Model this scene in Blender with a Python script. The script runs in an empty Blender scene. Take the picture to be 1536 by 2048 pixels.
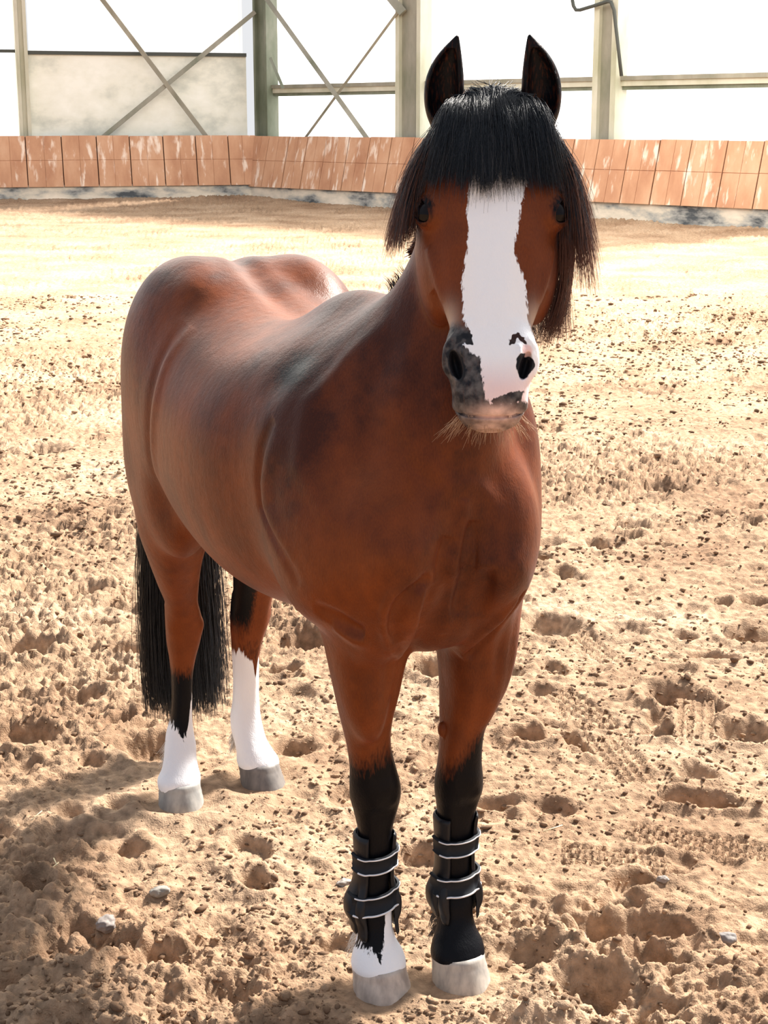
import bpy, bmesh, math, random
import numpy as np
from mathutils import Vector, Matrix

COAT_RED = (.205, .048, .0095)
COAT_DARK = (.046, .0115, .0055)
SAND_DARK = (.27, .165, .10); SAND_MID = (.39, .26, .165); SAND_LIGHT = (.48, .34, .23)
GROUND_STEP = globals().get("GS", 2.2); GROUND_COLS = globals().get("GC", 850); CLODS = globals().get("NCLOD", 40000); HAIR = globals().get("HAIRK", 1.0)
# ------------------------------------------------------------------ camera, world, sun, exposure
SC = bpy.context.scene
SC.view_settings.view_transform = 'Standard'
SC.view_settings.look = 'None'
SC.view_settings.exposure = 0.0
SC.view_settings.gamma = 1.0
SC.view_settings.use_curve_mapping = False
PITCH = math.radians(13.68)
cam_data = bpy.data.cameras.new('camera')
cam_data.sensor_fit = 'VERTICAL'
cam_data.sensor_height = 24.0
cam_data.lens = 24.0 * 3200.0 / 2048.0
cam = bpy.data.objects.new('camera', cam_data)
SC.collection.objects.link(cam)
cam.location = (0, 0, 1.6)
cam.rotation_euler = (math.pi / 2 - PITCH, 0, 0)
cam_data.clip_end = 500
SC.camera = cam

world = bpy.data.worlds.new('sky')
SC.world = world
world.use_nodes = True
wn = world.node_tree.nodes
wl = world.node_tree.links
wn.clear()
w_out = wn.new('ShaderNodeOutputWorld')
w_bg = wn.new('ShaderNodeBackground')
w_tc = wn.new('ShaderNodeTexCoord')
w_dot = wn.new('ShaderNodeVectorMath'); w_dot.operation = 'DOT_PRODUCT'
w_dot.inputs[1].default_value = (0.30, 0.78, 0.55)      # the open, bright side of the hall
w_ramp = wn.new('ShaderNodeValToRGB')
for el, pos, c in zip([w_ramp.color_ramp.elements[0], w_ramp.color_ramp.elements[1], w_ramp.color_ramp.elements.new(.5)],
                      (0.0, 1.0, 0.55), ((.54, .60, .72), (1.5, 1.5, 1.5), (.60, .65, .76))):
    el.position = pos; el.color = (*c, 1)
w_map = wn.new('ShaderNodeMapRange')
w_map.inputs['From Min'].default_value = -0.9; w_map.inputs['From Max'].default_value = 0.95
wl.new(w_tc.outputs['Generated'], w_dot.inputs[0])
wl.new(w_dot.outputs['Value'], w_map.inputs['Value'])
wl.new(w_map.outputs[0], w_ramp.inputs[0])
wl.new(w_ramp.outputs[0], w_bg.inputs[0])
w_bg.inputs[1].default_value = 0.9
wl.new(w_bg.outputs[0], w_out.inputs[0])

def sun_lamp(name, direction, strength, angle, colour):
    d = bpy.data.lights.new(name, 'SUN')
    d.energy = strength
    d.angle = math.radians(angle)
    d.color = colour
    o = bpy.data.objects.new(name, d)
    SC.collection.objects.link(o)
    o.location = (0, 0, 12)
    o.rotation_euler = Vector(direction).to_track_quat('-Z', 'Y').to_euler()
    return o

# low sun coming through the open side of the hall, behind the pony and to the right
sun_lamp('sun', (-0.52, -0.50, -0.68), 12.5, 8.0, (1.0, 0.93, 0.85))

# unseen area lamp added above the arena to brighten the far sand
rl = bpy.data.lights.new('far_fill', 'AREA')
rl.shape = 'RECTANGLE'; rl.size = 16.0; rl.size_y = 13.0
rl.energy = 3000.0
rl.specular_factor = 0.5
rl.color = (1.0, .95, .84)
fill_obj = bpy.data.objects.new('far_fill', rl)
SC.collection.objects.link(fill_obj)
fill_obj.location = (0, 17.5, 6.5)
# ------------------------------------------------------------------ helpers
def link(o, parent=None):
    SC.collection.objects.link(o)
    if parent is not None:
        o.parent = parent
    return o

def mesh_obj(name, verts, faces, mats, parent=None, smooth=True, mat_idx=None):
    me = bpy.data.meshes.new(name)
    verts = np.asarray(verts, dtype=np.float32).reshape(-1, 3)
    if isinstance(faces, np.ndarray):
        n, k = faces.shape
        me.vertices.add(len(verts)); me.vertices.foreach_set('co', verts.ravel())
        me.loops.add(n * k); me.loops.foreach_set('vertex_index', faces.astype(np.int32).ravel())
        me.polygons.add(n); me.polygons.foreach_set('loop_start', (np.arange(n) * k).astype(np.int32))
        me.update(calc_edges=True)
        me.validate()
    else:
        me.from_pydata([tuple(map(float, v)) for v in verts], [], [tuple(f) for f in faces])
    if smooth:
        me.polygons.foreach_set('use_smooth', np.ones(len(me.polygons), dtype=bool))
    for m in (mats if isinstance(mats, (list, tuple)) else [mats]):
        me.materials.append(m)
    if mat_idx is not None:
        me.polygons.foreach_set('material_index', np.asarray(mat_idx, dtype=np.int32))
    me.update()
    return link(bpy.data.objects.new(name, me), parent)

def set_colour(me, name, rgb):
    a = me.attributes.new(name, 'FLOAT_COLOR', 'POINT')
    c = np.ones((len(me.vertices), 4), dtype=np.float32)
    c[:, :3] = rgb
    a.data.foreach_set('color', c.ravel())

def set_float(me, name, val):
    a = me.attributes.new(name, 'FLOAT', 'POINT')
    a.data.foreach_set('value', np.asarray(val, dtype=np.float32))

def tag(o, label=None, cat=None, group=None, kind=None):
    if label: o['label'] = label
    if cat: o['category'] = cat
    if group: o['group'] = group
    if kind: o['kind'] = kind
    return o

def mat(name, base=(0.8, 0.8, 0.8), rough=0.6, spec=0.5, metal=0.0, sheen=0.0):
    m = bpy.data.materials.new(name)
    m.use_nodes = True
    b = m.node_tree.nodes['Principled BSDF']
    b.inputs['Base Color'].default_value = (*base, 1)
    b.inputs['Roughness'].default_value = rough
    b.inputs['Specular IOR Level'].default_value = spec
    b.inputs['Metallic'].default_value = metal
    b.inputs['Sheen Weight'].default_value = sheen
    return m

def nd(m, kind, **kw):
    n = m.node_tree.nodes.new(kind)
    for k, v in kw.items():
        if k.startswith('i_'):
            n.inputs[k[2:].replace('_', ' ')].default_value = v
        else:
            setattr(n, k, v)
    return n

def lk(m, a, b):
    m.node_tree.links.new(a, b)

def bsdf(m):
    return m.node_tree.nodes['Principled BSDF']

def noise_bump(m, scale, strength, dist=0.01, detail=6, coords='Object', stretch=None, prev=None):
    tc = nd(m, 'ShaderNodeTexCoord')
    src = tc.outputs[coords]
    if stretch:
        mp = nd(m, 'ShaderNodeMapping')
        mp.inputs['Scale'].default_value = stretch
        lk(m, src, mp.inputs[0]); src = mp.outputs[0]
    nz = nd(m, 'ShaderNodeTexNoise')
    nz.inputs['Scale'].default_value = scale
    nz.inputs['Detail'].default_value = detail
    lk(m, src, nz.inputs['Vector'])
    bp = nd(m, 'ShaderNodeBump')
    bp.inputs['Strength'].default_value = strength
    bp.inputs['Distance'].default_value = dist
    lk(m, nz.outputs['Fac'], bp.inputs['Height'])
    if prev is not None:
        lk(m, prev.outputs[0], bp.inputs['Normal'])
    lk(m, bp.outputs[0], bsdf(m).inputs['Normal'])
    return bp

# gradient noise on arrays
def _hash(ix, iy, iz, seed):
    h = (ix.astype(np.int64) * 374761393 + iy.astype(np.int64) * 668265263 + iz.astype(np.int64) * 2147483647 % 1000003 * 7919 + seed * 1274126177) & 0xFFFFFFFF
    h = ((h ^ (h >> 13)) * 1274126177) & 0xFFFFFFFF
    h = ((h ^ (h >> 16)) * 2246822519) & 0xFFFFFFFF
    return ((h ^ (h >> 15)) & 0xFFFF).astype(np.float32) / 65535.0

def vnoise2(x, y, seed=0):
    ix = np.floor(x); iy = np.floor(y)
    fx = (x - ix).astype(np.float32); fy = (y - iy).astype(np.float32)
    ux = fx * fx * (3 - 2 * fx); uy = fy * fy * (3 - 2 * fy)
    z = np.zeros_like(ix)
    a = _hash(ix, iy, z, seed); b = _hash(ix + 1, iy, z, seed)
    c = _hash(ix, iy + 1, z, seed); d = _hash(ix + 1, iy + 1, z, seed)
    return (a + (b - a) * ux) * (1 - uy) + (c + (d - c) * ux) * uy

def vnoise3(p, scale, seed=0):
    q = np.asarray(p) * scale
    i = np.floor(q); f = (q - i).astype(np.float32)
    u = f * f * (3 - 2 * f)
    out = 0
    for dx in (0, 1):
        for dy in (0, 1):
            for dz in (0, 1):
                w = (u[:, 0] if dx else 1 - u[:, 0]) * (u[:, 1] if dy else 1 - u[:, 1]) * (u[:, 2] if dz else 1 - u[:, 2])
                out = out + w * _hash(i[:, 0] + dx, i[:, 1] + dy, i[:, 2] + dz, seed)
    return out

def fbm2(x, y, octs=4, seed=0, gain=0.5):
    o = 0; a = 1.0; s = 0
    for k in range(octs):
        o = o + a * vnoise2(x * 2 ** k + 17.3 * k, y * 2 ** k - 9.1 * k, seed + k)
        s += a; a *= gain
    return o / s

def smooth01(x, a, b):
    t = np.clip((x - a) / (b - a), 0, 1)
    return t * t * (3 - 2 * t)
# ------------------------------------------------------------------ implicit modelling of the pony's body
def smooth_interp(x, xs, ys):
    """monotone-ish cubic (Catmull-Rom) interpolation over stations"""
    xs = np.asarray(xs, float); ys = np.asarray(ys, float)
    m = np.gradient(ys, xs)
    i = np.clip(np.searchsorted(xs, x) - 1, 0, len(xs) - 2)
    h = xs[i + 1] - xs[i]
    t = np.clip((x - xs[i]) / h, 0, 1)
    t2 = t * t; t3 = t2 * t
    return ((2 * t3 - 3 * t2 + 1) * ys[i] + (t3 - 2 * t2 + t) * h * m[i] + (-2 * t3 + 3 * t2) * ys[i + 1] + (t3 - t2) * h * m[i + 1])

def norm(v):
    v = np.asarray(v, float)
    return v / np.linalg.norm(v)

class Sculpt:
    def __init__(self):
        self.ops = []
    def _add(self, mode, fn, lo, hi, k):
        self.ops.append((mode, fn, np.asarray(lo, float), np.asarray(hi, float), k))

    def loft(self, org, ax, v, st, k=0.03, mode='add', n=2.0):
        """st rows: t, cu, cv, ru, rv+, rv-   (u = v x ax, right handed side axis)"""
        org = np.asarray(org, float); ax = norm(ax); v = np.asarray(v, float); v = norm(v - ax * (v @ ax)); u = np.cross(v, ax)
        st = np.asarray(st, float)
        pts = []
        for r in st:
            for a in (-1, 1):
                for b in (-1, 1):
                    pts.append(org + ax * r[0] + u * (r[1] + a * r[3]) + v * (r[2] + (r[4] if b > 0 else -r[5])))
        pts = np.array(pts)
        T = st[:, 0]
        def fn(P):
            d = P - org
            t = d @ ax
            tc = np.clip(t, T[0], T[-1])
            cu = smooth_interp(tc, T, st[:, 1]); cv = smooth_interp(tc, T, st[:, 2])
            ru = np.maximum(smooth_interp(tc, T, st[:, 3]), 1e-3)
            rp = np.maximum(smooth_interp(tc, T, st[:, 4]), 1e-3); rm = np.maximum(smooth_interp(tc, T, st[:, 5]), 1e-3)
            du = d @ u - cu; dv = d @ v - cv
            rv = np.where(dv > 0, rp, rm)
            a = np.abs(du / ru); b = np.abs(dv / rv)
            if n == 2.0:
                k0 = np.sqrt(a * a + b * b) + 1e-9
                k1 = np.sqrt((a / ru) ** 2 + (b / rv) ** 2) + 1e-9
            else:
                k0 = (a ** n + b ** n) ** (1 / n) + 1e-9
                k1 = np.sqrt((a ** (n - 1) / ru) ** 2 + (b ** (n - 1) / rv) ** 2) / k0 ** (n - 2) + 1e-9
            f = k0 * (k0 - 1) / k1
            f = np.maximum(f, -np.minimum(ru, rv))
            e = np.abs(t - tc)
            return np.where(e > 0, np.sqrt(np.maximum(f, 0) ** 2 + e * e), f)
        self._add(mode, fn, pts.min(0), pts.max(0), k)

    def ell(self, c, r, k=0.03, mode='add', rot=None, amount=None):
        """ellipsoid; rot = 3 axis vectors (rows)"""
        c = np.asarray(c, float); r = np.asarray(r, float)
        R = np.eye(3) if rot is None else np.array([norm(x) for x in rot])
        ext = np.sqrt(((R.T * r) ** 2).sum(1))
        def fn(P):
            q = (P - c) @ R.T
            k0 = np.sqrt(((q / r) ** 2).sum(1)) + 1e-9
            k1 = np.sqrt(((q / (r * r)) ** 2).sum(1)) + 1e-9
            return k0 * (k0 - 1) / k1
        self._add(mode, fn, c - ext, c + ext, k)

    def bump(self, c, sig, amp, rot=None):
        """raise (amp > 0) or hollow the surface around c"""
        c = np.asarray(c, float); s = np.ones(3) * np.asarray(sig, float)
        R = np.eye(3) if rot is None else np.array([norm(x) for x in rot])
        ext = np.sqrt(((R.T * s * 2.6) ** 2).sum(1))
        def fn(P):
            q = ((P - c) @ R.T) / s
            return -amp * np.exp(-(q * q).sum(1))
        self._add('disp', fn, c - ext, c + ext, 0)

    def line(self, pts, w, amp, taper=True, depth=None):
        """crease (amp<0) or ridge (amp>0) along a polyline"""
        pts = np.asarray(pts, float); wmax = w * 2.6
        n = len(pts) - 1
        def fn(P):
            best = np.full(len(P), 1e9); tb = np.zeros(len(P))
            for i in range(n):
                a = pts[i]; b = pts[i + 1]; ab = b - a
                h = np.clip(((P - a) @ ab) / (ab @ ab), 0, 1)
                d = ((P - a - h[:, None] * ab) ** 2).sum(1)
                m = d < best
                best = np.where(m, d, best); tb = np.where(m, (i + h) / n, tb)
            a = amp * (np.clip(np.sin(np.pi * np.clip(tb, 0.0, 1.0)), 0, 1) ** 0.6 if taper else 1.0)
            return -a * np.exp(-best / (w * w))
        self._add('disp', fn, pts.min(0) - wmax, pts.max(0) + wmax, 0)

    def eval(self, P, ops=None):
        f = np.full(len(P), 1.0)
        for mode, fn, lo, hi, k in (self.ops if ops is None else ops):
            g = fn(P)
            if mode == 'add':
                if k > 0:
                    h = np.maximum(k - np.abs(f - g), 0) / k
                    f = np.minimum(f, g) - h * h * h * k / 6
                else:
                    f = np.minimum(f, g)
            elif mode == 'sub':
                g = -g
                h = np.maximum(k - np.abs(f - g), 0) / max(k, 1e-6)
                f = np.maximum(f, g) + h * h * h * k / 6
            else:
                f = f + g
        return f

    def near(self, lo, hi):
        out = []
        for op in self.ops:
            m = op[4] + 0.02
            if np.all(op[2] - m <= hi) and np.all(op[3] + m >= lo):
                out.append(op)
        return out

    def mesh(self, lo, hi, h, bs=16):
        lo = np.asarray(lo, float); hi = np.asarray(hi, float)
        nb = np.ceil((hi - lo) / (h * bs)).astype(int)
        N = nb * bs
        G = np.full(N + 1, 0.5, dtype=np.float32)
        r = np.arange(bs + 1) * h
        loc = np.stack(np.meshgrid(r, r, r, indexing='ij'), -1).reshape(-1, 3)
        c3 = np.linspace(0, bs * h, 4)
        probe = np.stack(np.meshgrid(c3, c3, c3, indexing='ij'), -1).reshape(-1, 3)
        for i in range(nb[0]):
            for j in range(nb[1]):
                for k in range(nb[2]):
                    o = lo + np.array([i, j, k]) * bs * h
                    ops = self.near(o, o + bs * h)
                    if not any(q[0] == 'add' for q in ops):
                        continue
                    fp = self.eval(o + probe, ops)
                    lim = bs * h / 3 * 1.9
                    s = np.s_[i * bs:i * bs + bs + 1, j * bs:j * bs + bs + 1, k * bs:k * bs + bs + 1]
                    if fp.min() > lim:
                        continue
                    if fp.max() < -lim:
                        G[s] = -0.5
                        continue
                    G[s] = self.eval(o + loc, ops).reshape(bs + 1, bs + 1, bs + 1)
        V, Q = surface_nets(G)
        return lo + V * h, Q

    def project(self, V, steps=2, eps=0.0008, mx=0.003):
        """pull vertices onto the zero surface, block by block"""
        V = V.copy()
        cell = 0.08
        key = np.floor(V / cell).astype(int)
        kk = (key[:, 0] + 200) * 1000000 + (key[:, 1] + 200) * 1000 + key[:, 2] + 200
        order = np.argsort(kk, kind='stable')
        b = np.flatnonzero(np.diff(kk[order])) + 1
        for idx in np.split(order, b):
            ops = self.near(V[idx].min(0) - 0.005, V[idx].max(0) + 0.005)
            P = V[idx]
            for _ in range(steps):
                f = self.eval(P, ops)
                g = np.stack([self.eval(P + e, ops) - f for e in np.eye(3) * eps], 1) / eps
                gl = (g * g).sum(1) + 1e-6
                st = g * (f / np.maximum(gl, 0.05))[:, None]
                L = np.linalg.norm(st, axis=1) + 1e-12
                st *= np.minimum(1, mx / L)[:, None]
                P = P - st
            V[idx] = P
        return V

def surface_nets(G):
    S = G < 0
    n = np.array(G.shape) - 1
    c = np.zeros(n, dtype=np.int8)
    for dx in (0, 1):
        for dy in (0, 1):
            for dz in (0, 1):
                c += S[dx:n[0] + dx, dy:n[1] + dy, dz:n[2] + dz]
    act = (c > 0) & (c < 8)
    cells = np.argwhere(act)
    idx = -np.ones(n, dtype=np.int64)
    idx[act] = np.arange(len(cells))
    acc = np.zeros((len(cells), 3)); cnt = np.zeros(len(cells))
    corners = [(a, b, d) for a in (0, 1) for b in (0, 1) for d in (0, 1)]
    vals = {q: G[cells[:, 0] + q[0], cells[:, 1] + q[1], cells[:, 2] + q[2]].astype(float) for q in corners}
    for q in corners:
        for ax in range(3):
            if q[ax] == 0:
                q2 = list(q); q2[ax] = 1; q2 = tuple(q2)
                a = vals[q]; b = vals[q2]
                m = (a < 0) != (b < 0)
                t = np.where(m, a / np.where(m, a - b, 1), 0)
                p = np.tile(np.array(q, float), (len(cells), 1)); p[:, ax] = t
                acc[m] += p[m]; cnt[m] += 1
    V = cells + acc / np.maximum(cnt, 1)[:, None]
    faces = []
    for ax in range(3):
        b, cc = [(1, 2), (2, 0), (0, 1)][ax]
        sl0 = [slice(None)] * 3; sl1 = [slice(None)] * 3
        sl0[ax] = slice(0, n[ax]); sl1[ax] = slice(1, n[ax] + 1)
        s0 = S[tuple(sl0)]; s1 = S[tuple(sl1)]
        e = np.argwhere(s0 != s1)
        ok = (e[:, b] > 0) & (e[:, b] < n[b]) & (e[:, cc] > 0) & (e[:, cc] < n[cc])
        e = e[ok]
        inside = s0[e[:, 0], e[:, 1], e[:, 2]]
        def at(db, dc):
            q = e.copy(); q[:, b] += db; q[:, cc] += dc
            return idx[q[:, 0], q[:, 1], q[:, 2]]
        quad = np.stack([at(-1, -1), at(0, -1), at(0, 0), at(-1, 0)], 1)
        quad[~inside] = quad[~inside][:, ::-1]
        faces.append(quad)
    return V, np.concatenate(faces)
# ------------------------------------------------------------------ the pony: frames
HO = np.array([-0.164, 3.175, 0.0])                 # ground point under the middle of the pony
HFX = np.array([0.4604, -0.8877, 0.0])              # its forward
HFY = np.array([0.8877, 0.4604, 0.0])               # its left
def w2l(p):
    d = np.asarray(p, float) - HO
    return np.array([d @ HFX, d @ HFY, d[2]])
def w2ld(d):
    d = np.asarray(d, float)
    return np.array([d @ HFX, d @ HFY, d[2]])
H0 = w2l((0.172, 2.60, 1.635))                      # top of the poll
HA = norm(w2ld((-0.022, -0.42, -0.907)))            # poll -> muzzle
_n = w2ld((-0.05, -0.907, 0.42))
HN = norm(_n - HA * (_n @ HA))                      # out of the forehead
HS = np.cross(HN, HA)                               # across the face
if HS @ w2ld((1, 0, 0)) < 0:
    HS = -HS
HR = [HS, HN, HA]
def HP(u, v, t):
    return H0 + HS * u + HN * v + HA * t
def to_head(P):
    d = P - H0
    return d @ HS, d @ HN, d @ HA

Z = np.array([0, 0, 1.0]); X = np.array([1.0, 0, 0]); Y = np.array([0, 1.0, 0])

# leg tables: z, x (fore-aft centre), y, half width, front radius, back radius
RF = [(0.86, .43, -.115, .075, .10, .08), (0.76, .432, -.098, .066, .085, .08), (0.69, .435, -.082, .066, .075, .08), (0.61, .432, -.083, .0495, .058, .062), (0.542, .429, -.076, .0425, .048, .05),
      (0.48, .426, -.067, .037, .042, .042), (0.435, .422, -.057, .0405, .043, .040), (0.40, .418, -.051, .0445, .045, .043), (0.375, .413, -.048, .0445, .043, .043), (0.345, .411, -.046, .0385, .035, .040), (0.31, .410, -.046, .031, .028, .036),
      (0.24, .410, -.048, .0265, .025, .033), (0.18, .411, -.051, .0275, .027, .038), (0.145, .416, -.054, .0325, .032, .042), (0.115, .424, -.055, .031, .031, .038),
      (0.09, .433, -.056, .0355, .033, .038), (0.068, .441, -.057, .0455, .040, .042), (0.05, .445, -.058, .049, .046, .045), (0.03, .447, -.058, .045, .044, .042)]
LF = [(0.86, .46, .125, .085, .10, .10), (0.76, .46, .135, .078, .085, .095), (0.69, .46, .138, .070, .075, .08), (0.637, .46, .133, .063, .066, .068), (0.592, .46, .126, .054, .056, .060), (0.52, .46, .111, .040, .047, .048),
      (0.475, .46, .108, .0375, .042, .042), (0.425, .455, .109, .038, .042, .042), (0.397, .450, .111, .0415, .045, .043), (0.37, .447, .112, .042, .043, .043), (0.345, .446, .111, .0375, .036, .040), (0.306, .445, .109, .031, .028, .036),
      (0.24, .445, .108, .0265, .025, .033), (0.18, .446, .107, .0275, .027, .038), (0.145, .450, .106, .0325, .032, .042), (0.115, .458, .103, .031, .031, .037),
      (0.092, .467, .100, .036, .034, .038), (0.068, .476, .097, .0465, .041, .042), (0.05, .480, .095, .049, .046, .045), (0.03, .482, .095, .045, .044, .042)]
RH = [(0.88, -.46, -.085, .08, .13, .12), (0.78, -.48, -.095, .08, .12, .12), (0.69, -.505, -.098, .074, .10, .095), (0.60, -.535, -.088, .0545, .072, .068), (0.54, -.56, -.074, .044, .056, .052),
      (0.488, -.582, -.060, .0365, .046, .044), (0.45, -.595, -.051, .039, .044, .050), (0.42, -.60, -.047, .0405, .042, .052), (0.377, -.602, -.050, .0365, .038, .042), (0.34, -.600, -.054, .029, .032, .036),
      (0.306, -.598, -.057, .0245, .028, .032), (0.239, -.594, -.061, .0225, .026, .031), (0.185, -.592, -.065, .0245, .027, .034), (0.15, -.588, -.070, .031, .030, .040), (0.125, -.578, -.074, .0355, .032, .037),
      (0.10, -.566, -.080, .037, .034, .036), (0.075, -.553, -.086, .042, .039, .040), (0.055, -.546, -.092, .049, .045, .043), (0.035, -.543, -.095, .046, .044, .042)]
LH = [(0.88, -.47, .13, .10, .16, .15), (0.78, -.49, .13, .09, .13, .13), (0.69, -.515, .13, .076, .10, .095), (0.60, -.545, .13, .060, .074, .068), (0.54, -.57, .130, .052, .058, .052),
      (0.488, -.59, .130, .048, .048, .046), (0.44, -.603, .128, .045, .046, .052), (0.40, -.607, .126, .043, .043, .052), (0.36, -.610, .120, .036, .038, .044), (0.32, -.611, .116, .0315, .032, .037),
      (0.26, -.611, .115, .030, .028, .033), (0.20, -.610, .113, .031, .028, .034), (0.155, -.605, .110, .035, .031, .042), (0.13, -.598, .110, .037, .033, .040),
      (0.10, -.584, .113, .038, .035, .038), (0.075, -.572, .119, .043, .040, .041), (0.055, -.566, .123, .049, .045, .043), (0.035, -.563, .126, .046, .044, .042)]

def leg_at(tab, z):
    a = np.array(tab)[::-1]
    return [float(np.interp(z, a[:, 0], a[:, i])) for i in range(1, 6)]

def build_sculpt():
    S = Sculpt()
    # trunk: x, cy, cz, half width, up, down
    tr = [(-.755, .045, 1.00, .03, .05, .05), (-.74, .045, 1.0, .075, .10, .12), (-.70, .045, .99, .135, .19, .20), (-.62, .045, .985, .195, .275, .24), (-.52, .043, .99, .236, .312, .26),
          (-.42, .040, .99, .256, .325, .27), (-.30, .033, .98, .262, .305, .285), (-.16, .02, .97, .268, .275, .30), (0, .008, .965, .272, .255, .308),
          (.14, 0, .965, .264, .262, .298), (.28, 0, .965, .240, .285, .275), (.40, 0, .96, .215, .27, .25), (.50, 0, .95, .19, .22, .22), (.58, 0, .94, .14, .15, .17), (.64, 0, .94, .06, .07, .08)]
    S.loft((0, 0, 0), X, Z, [(r[0], r[1], r[2], r[3], r[4], r[5]) for r in tr], k=0, n=2.15)
    # withers
    S.ell((.30, 0, 1.165), (.24, .06, .135), .12)
    # croup and haunches
    for s in (-1, 1):
        S.ell((-.44 + (.05 if s > 0 else 0), .042 + s * .108 + (.012 if s > 0 else 0), 1.07), (.25, .142, .245), .045)
        S.ell((-.53, .043 + s * .132, .90), (.175, .100, .27), .06, rot=[(1, 0, -.25), (0, 1, 0), (.25, 0, 1)])
        S.ell((-.40, .038 + s * .162, .80), (.11, .07, .15), .08)          # stifle
    # shoulders, upper arms, breast
    for s in (-1, 1):
        S.ell((.38, s * .158, .99), (.13, .078, .20), .08, rot=[(1, 0, .35), (0, 1, 0), (-.35, 0, 1)])
        S.ell((.44, s * .155, .88), (.15, .085, .145), .06)
        S.ell((.565, s * .095, .90), (.095, .09, .16), .055)
        S.ell((.50, s * .10, .79), (.095, .075, .115), .05)
        if s > 0:
            S.ell((.43, .165, 1.0), (.14, .085, .20), .06)
            S.ell((.49, .02, .785), (.11, .08, .115), .05)
        S.ell((.41, s * .128, .85), (.075, .06, .10), .06)            # elbow
    # neck
    A = np.array([.36, 0, 1.02]); B = np.array([.655, .018, 1.52])
    nk = [(0, 0, -.02, .17, .18, .25), (.10, 0, -.01, .168, .185, .245), (.20, .006, -.02, .146, .16, .205), (.30, .014, -.015, .096, .115, .150),
          (.40, .020, .010, .070, .083, .11), (.50, .014, .025, .070, .075, .08), (.60, 0, .02, .068, .06, .065), (.64, 0, .02, .05, .045, .045)]
    S.loft(A, B - A, (-.857, 0, .515), nk, k=.07)
    # legs
    for tab in (RF, LF, RH, LH):
        st = [(z, 0, 0, 0, 0, 0) for z in ()]
        for z, x, y, hw, fr, bk in tab[::-1]:
            # loft axis Z, v = X  -> u = X x Z = -Y
            st.append((z, -y, x, hw * 1.06, fr * 1.04, bk * 1.04))
        S.loft((0, 0, 0), Z, X, st, k=.045, n=2.2)
    # point of hock, fetlock backs
    for tab in (RH, LH):
        x, y, hw, fr, bk = leg_at(tab, .455)
        S.ell((x - .045, y, .475), (.022, .020, .05), .03, rot=[(1, 0, .3), (0, 1, 0), (-.3, 0, 1)])
    # hollow between the front legs
    S.ell((.46, .028, .56), (.16, .040, .155), .04, mode='sub')
    # head
    hd = [(-.04, 0, -.065, .035, .03, .03), (-.01, 0, -.065, .060, .05, .055), (.03, 0, -.065, .074, .060, .08), (.08, 0, -.067, .084, .066, .10), (.13, 0, -.07, .096, .070, .115),
          (.17, 0, -.07, .099, .070, .12), (.22, 0, -.068, .093, .066, .12), (.28, 0, -.064, .079, .060, .105), (.33, 0, -.058, .068, .053, .085), (.37, 0, -.053, .060, .047, .068),
          (.40, 0, -.050, .061, .045, .060), (.44, 0, -.050, .060, .044, .056), (.47, 0, -.053, .057, .043, .05), (.495, 0, -.058, .05, .038, .042), (.512, 0, -.062, .038, .026, .03), (.52, 0, -.064, .02, .014, .015)]
    S.loft(H0, HA, HN, hd, k=.05, n=2.25)
    for s in (-1, 1):
        S.ell(HP(s * .071 - (.010 if s < 0 else 0), -.130, .20), (.041, .085, .125), .03, rot=HR)       # cheek plates
        S.ell(HP(s * .087, -.048, .158), (.031, .030, .040), .025, rot=HR)      # brow / orbit
        S.ell(HP(s * .064, -.066, .29), (.020, .026, .075), .03, rot=[norm(HS + HA * .25 * s), HN, norm(HA - HS * .25 * s)])   # facial crest
        S.ell(HP(s * .048, -.040, .405), (.023, .028, .047), .022, rot=HR)      # nostril wing
        # eye: lids wrap a ball, an almond opening looks outwards and a little forward
        ec = HP(s * .0965, -.042, .1735)
        gz = norm(HS * s * .80 + HN * .60); mm = norm(HN * .80 - HS * s * .60)
        la = norm(HA * .78 + mm * .55); hb_ = norm(np.cross(gz, la))
        S.ell(ec, (.0262, .0262, .0262), .016)
        S.ell(ec + gz * .026, (.022, .0250, .0150), .003, mode='sub', rot=[gz, la, hb_])
        S.ell(ec, (.0215, .0215, .0215), 0.0, mode='sub')
    S.ell(HP(0, -.080, .483), (.042, .030, .028), .018, rot=HR)                 # lower lip, chin
    S.ell(HP(0, -.045, .465), (.052, .033, .040), .02, rot=HR)                  # upper lip
    # ears
    for s in (-1, 1):
        base = HP(s * .066, -.075, .020)
        tip = H0 + w2ld((s * .066, .03, .125))
        ax = norm(tip - base); L = .152
        out = HS * s
        fw = norm(HN - ax * (HN @ ax)); fw = norm(fw + out * .15)
        # v = fw ; u = v x ax ; want u sign known
        u = np.cross(fw, ax); sg = 1 if u @ out > 0 else -1
        st = [(-.03, 0, 0, .018, .018, .02), (0, sg * .004, 0, .026, .021, .024), (.03, sg * .010, 0, .0315, .023, .024), (.06, sg * .012, 0, .0325, .022, .022), (.09, sg * .010, 0, .0295, .019, .018),
              (.115, sg * .005, 0, .022, .014, .013), (.133, sg * -.0015, .002, .0135, .009, .009), (.144, sg * -.0065, .003, .007, .005, .005), (L, sg * -.010, .004, .0022, .002, .002)]
        S.loft(base, ax, fw, st, k=.02)
        sc = [(.012, sg * .006, .020, .004, .012, .005), (.03, sg * .009, .019, .020, .022, .022), (.06, sg * .011, .017, .0245, .022, .024), (.09, sg * .009, .014, .0215, .02, .020),
              (.115, sg * .004, .010, .0145, .016, .014), (.132, sg * -.001, .008, .006, .01, .008)]
        S.loft(base, ax, fw, sc, k=.004, mode='sub')
    # forearm muscle running up into the breast
    S.ell((.478, -.094, .69), (.052, .048, .17), .05)
    S.ell((.502, .122, .69), (.052, .050, .17), .05)
    # ---- muscle relief, folds and creases, laid exactly on the skin
    B_ = Sculpt(); B_.ops = list(S.ops)
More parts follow.
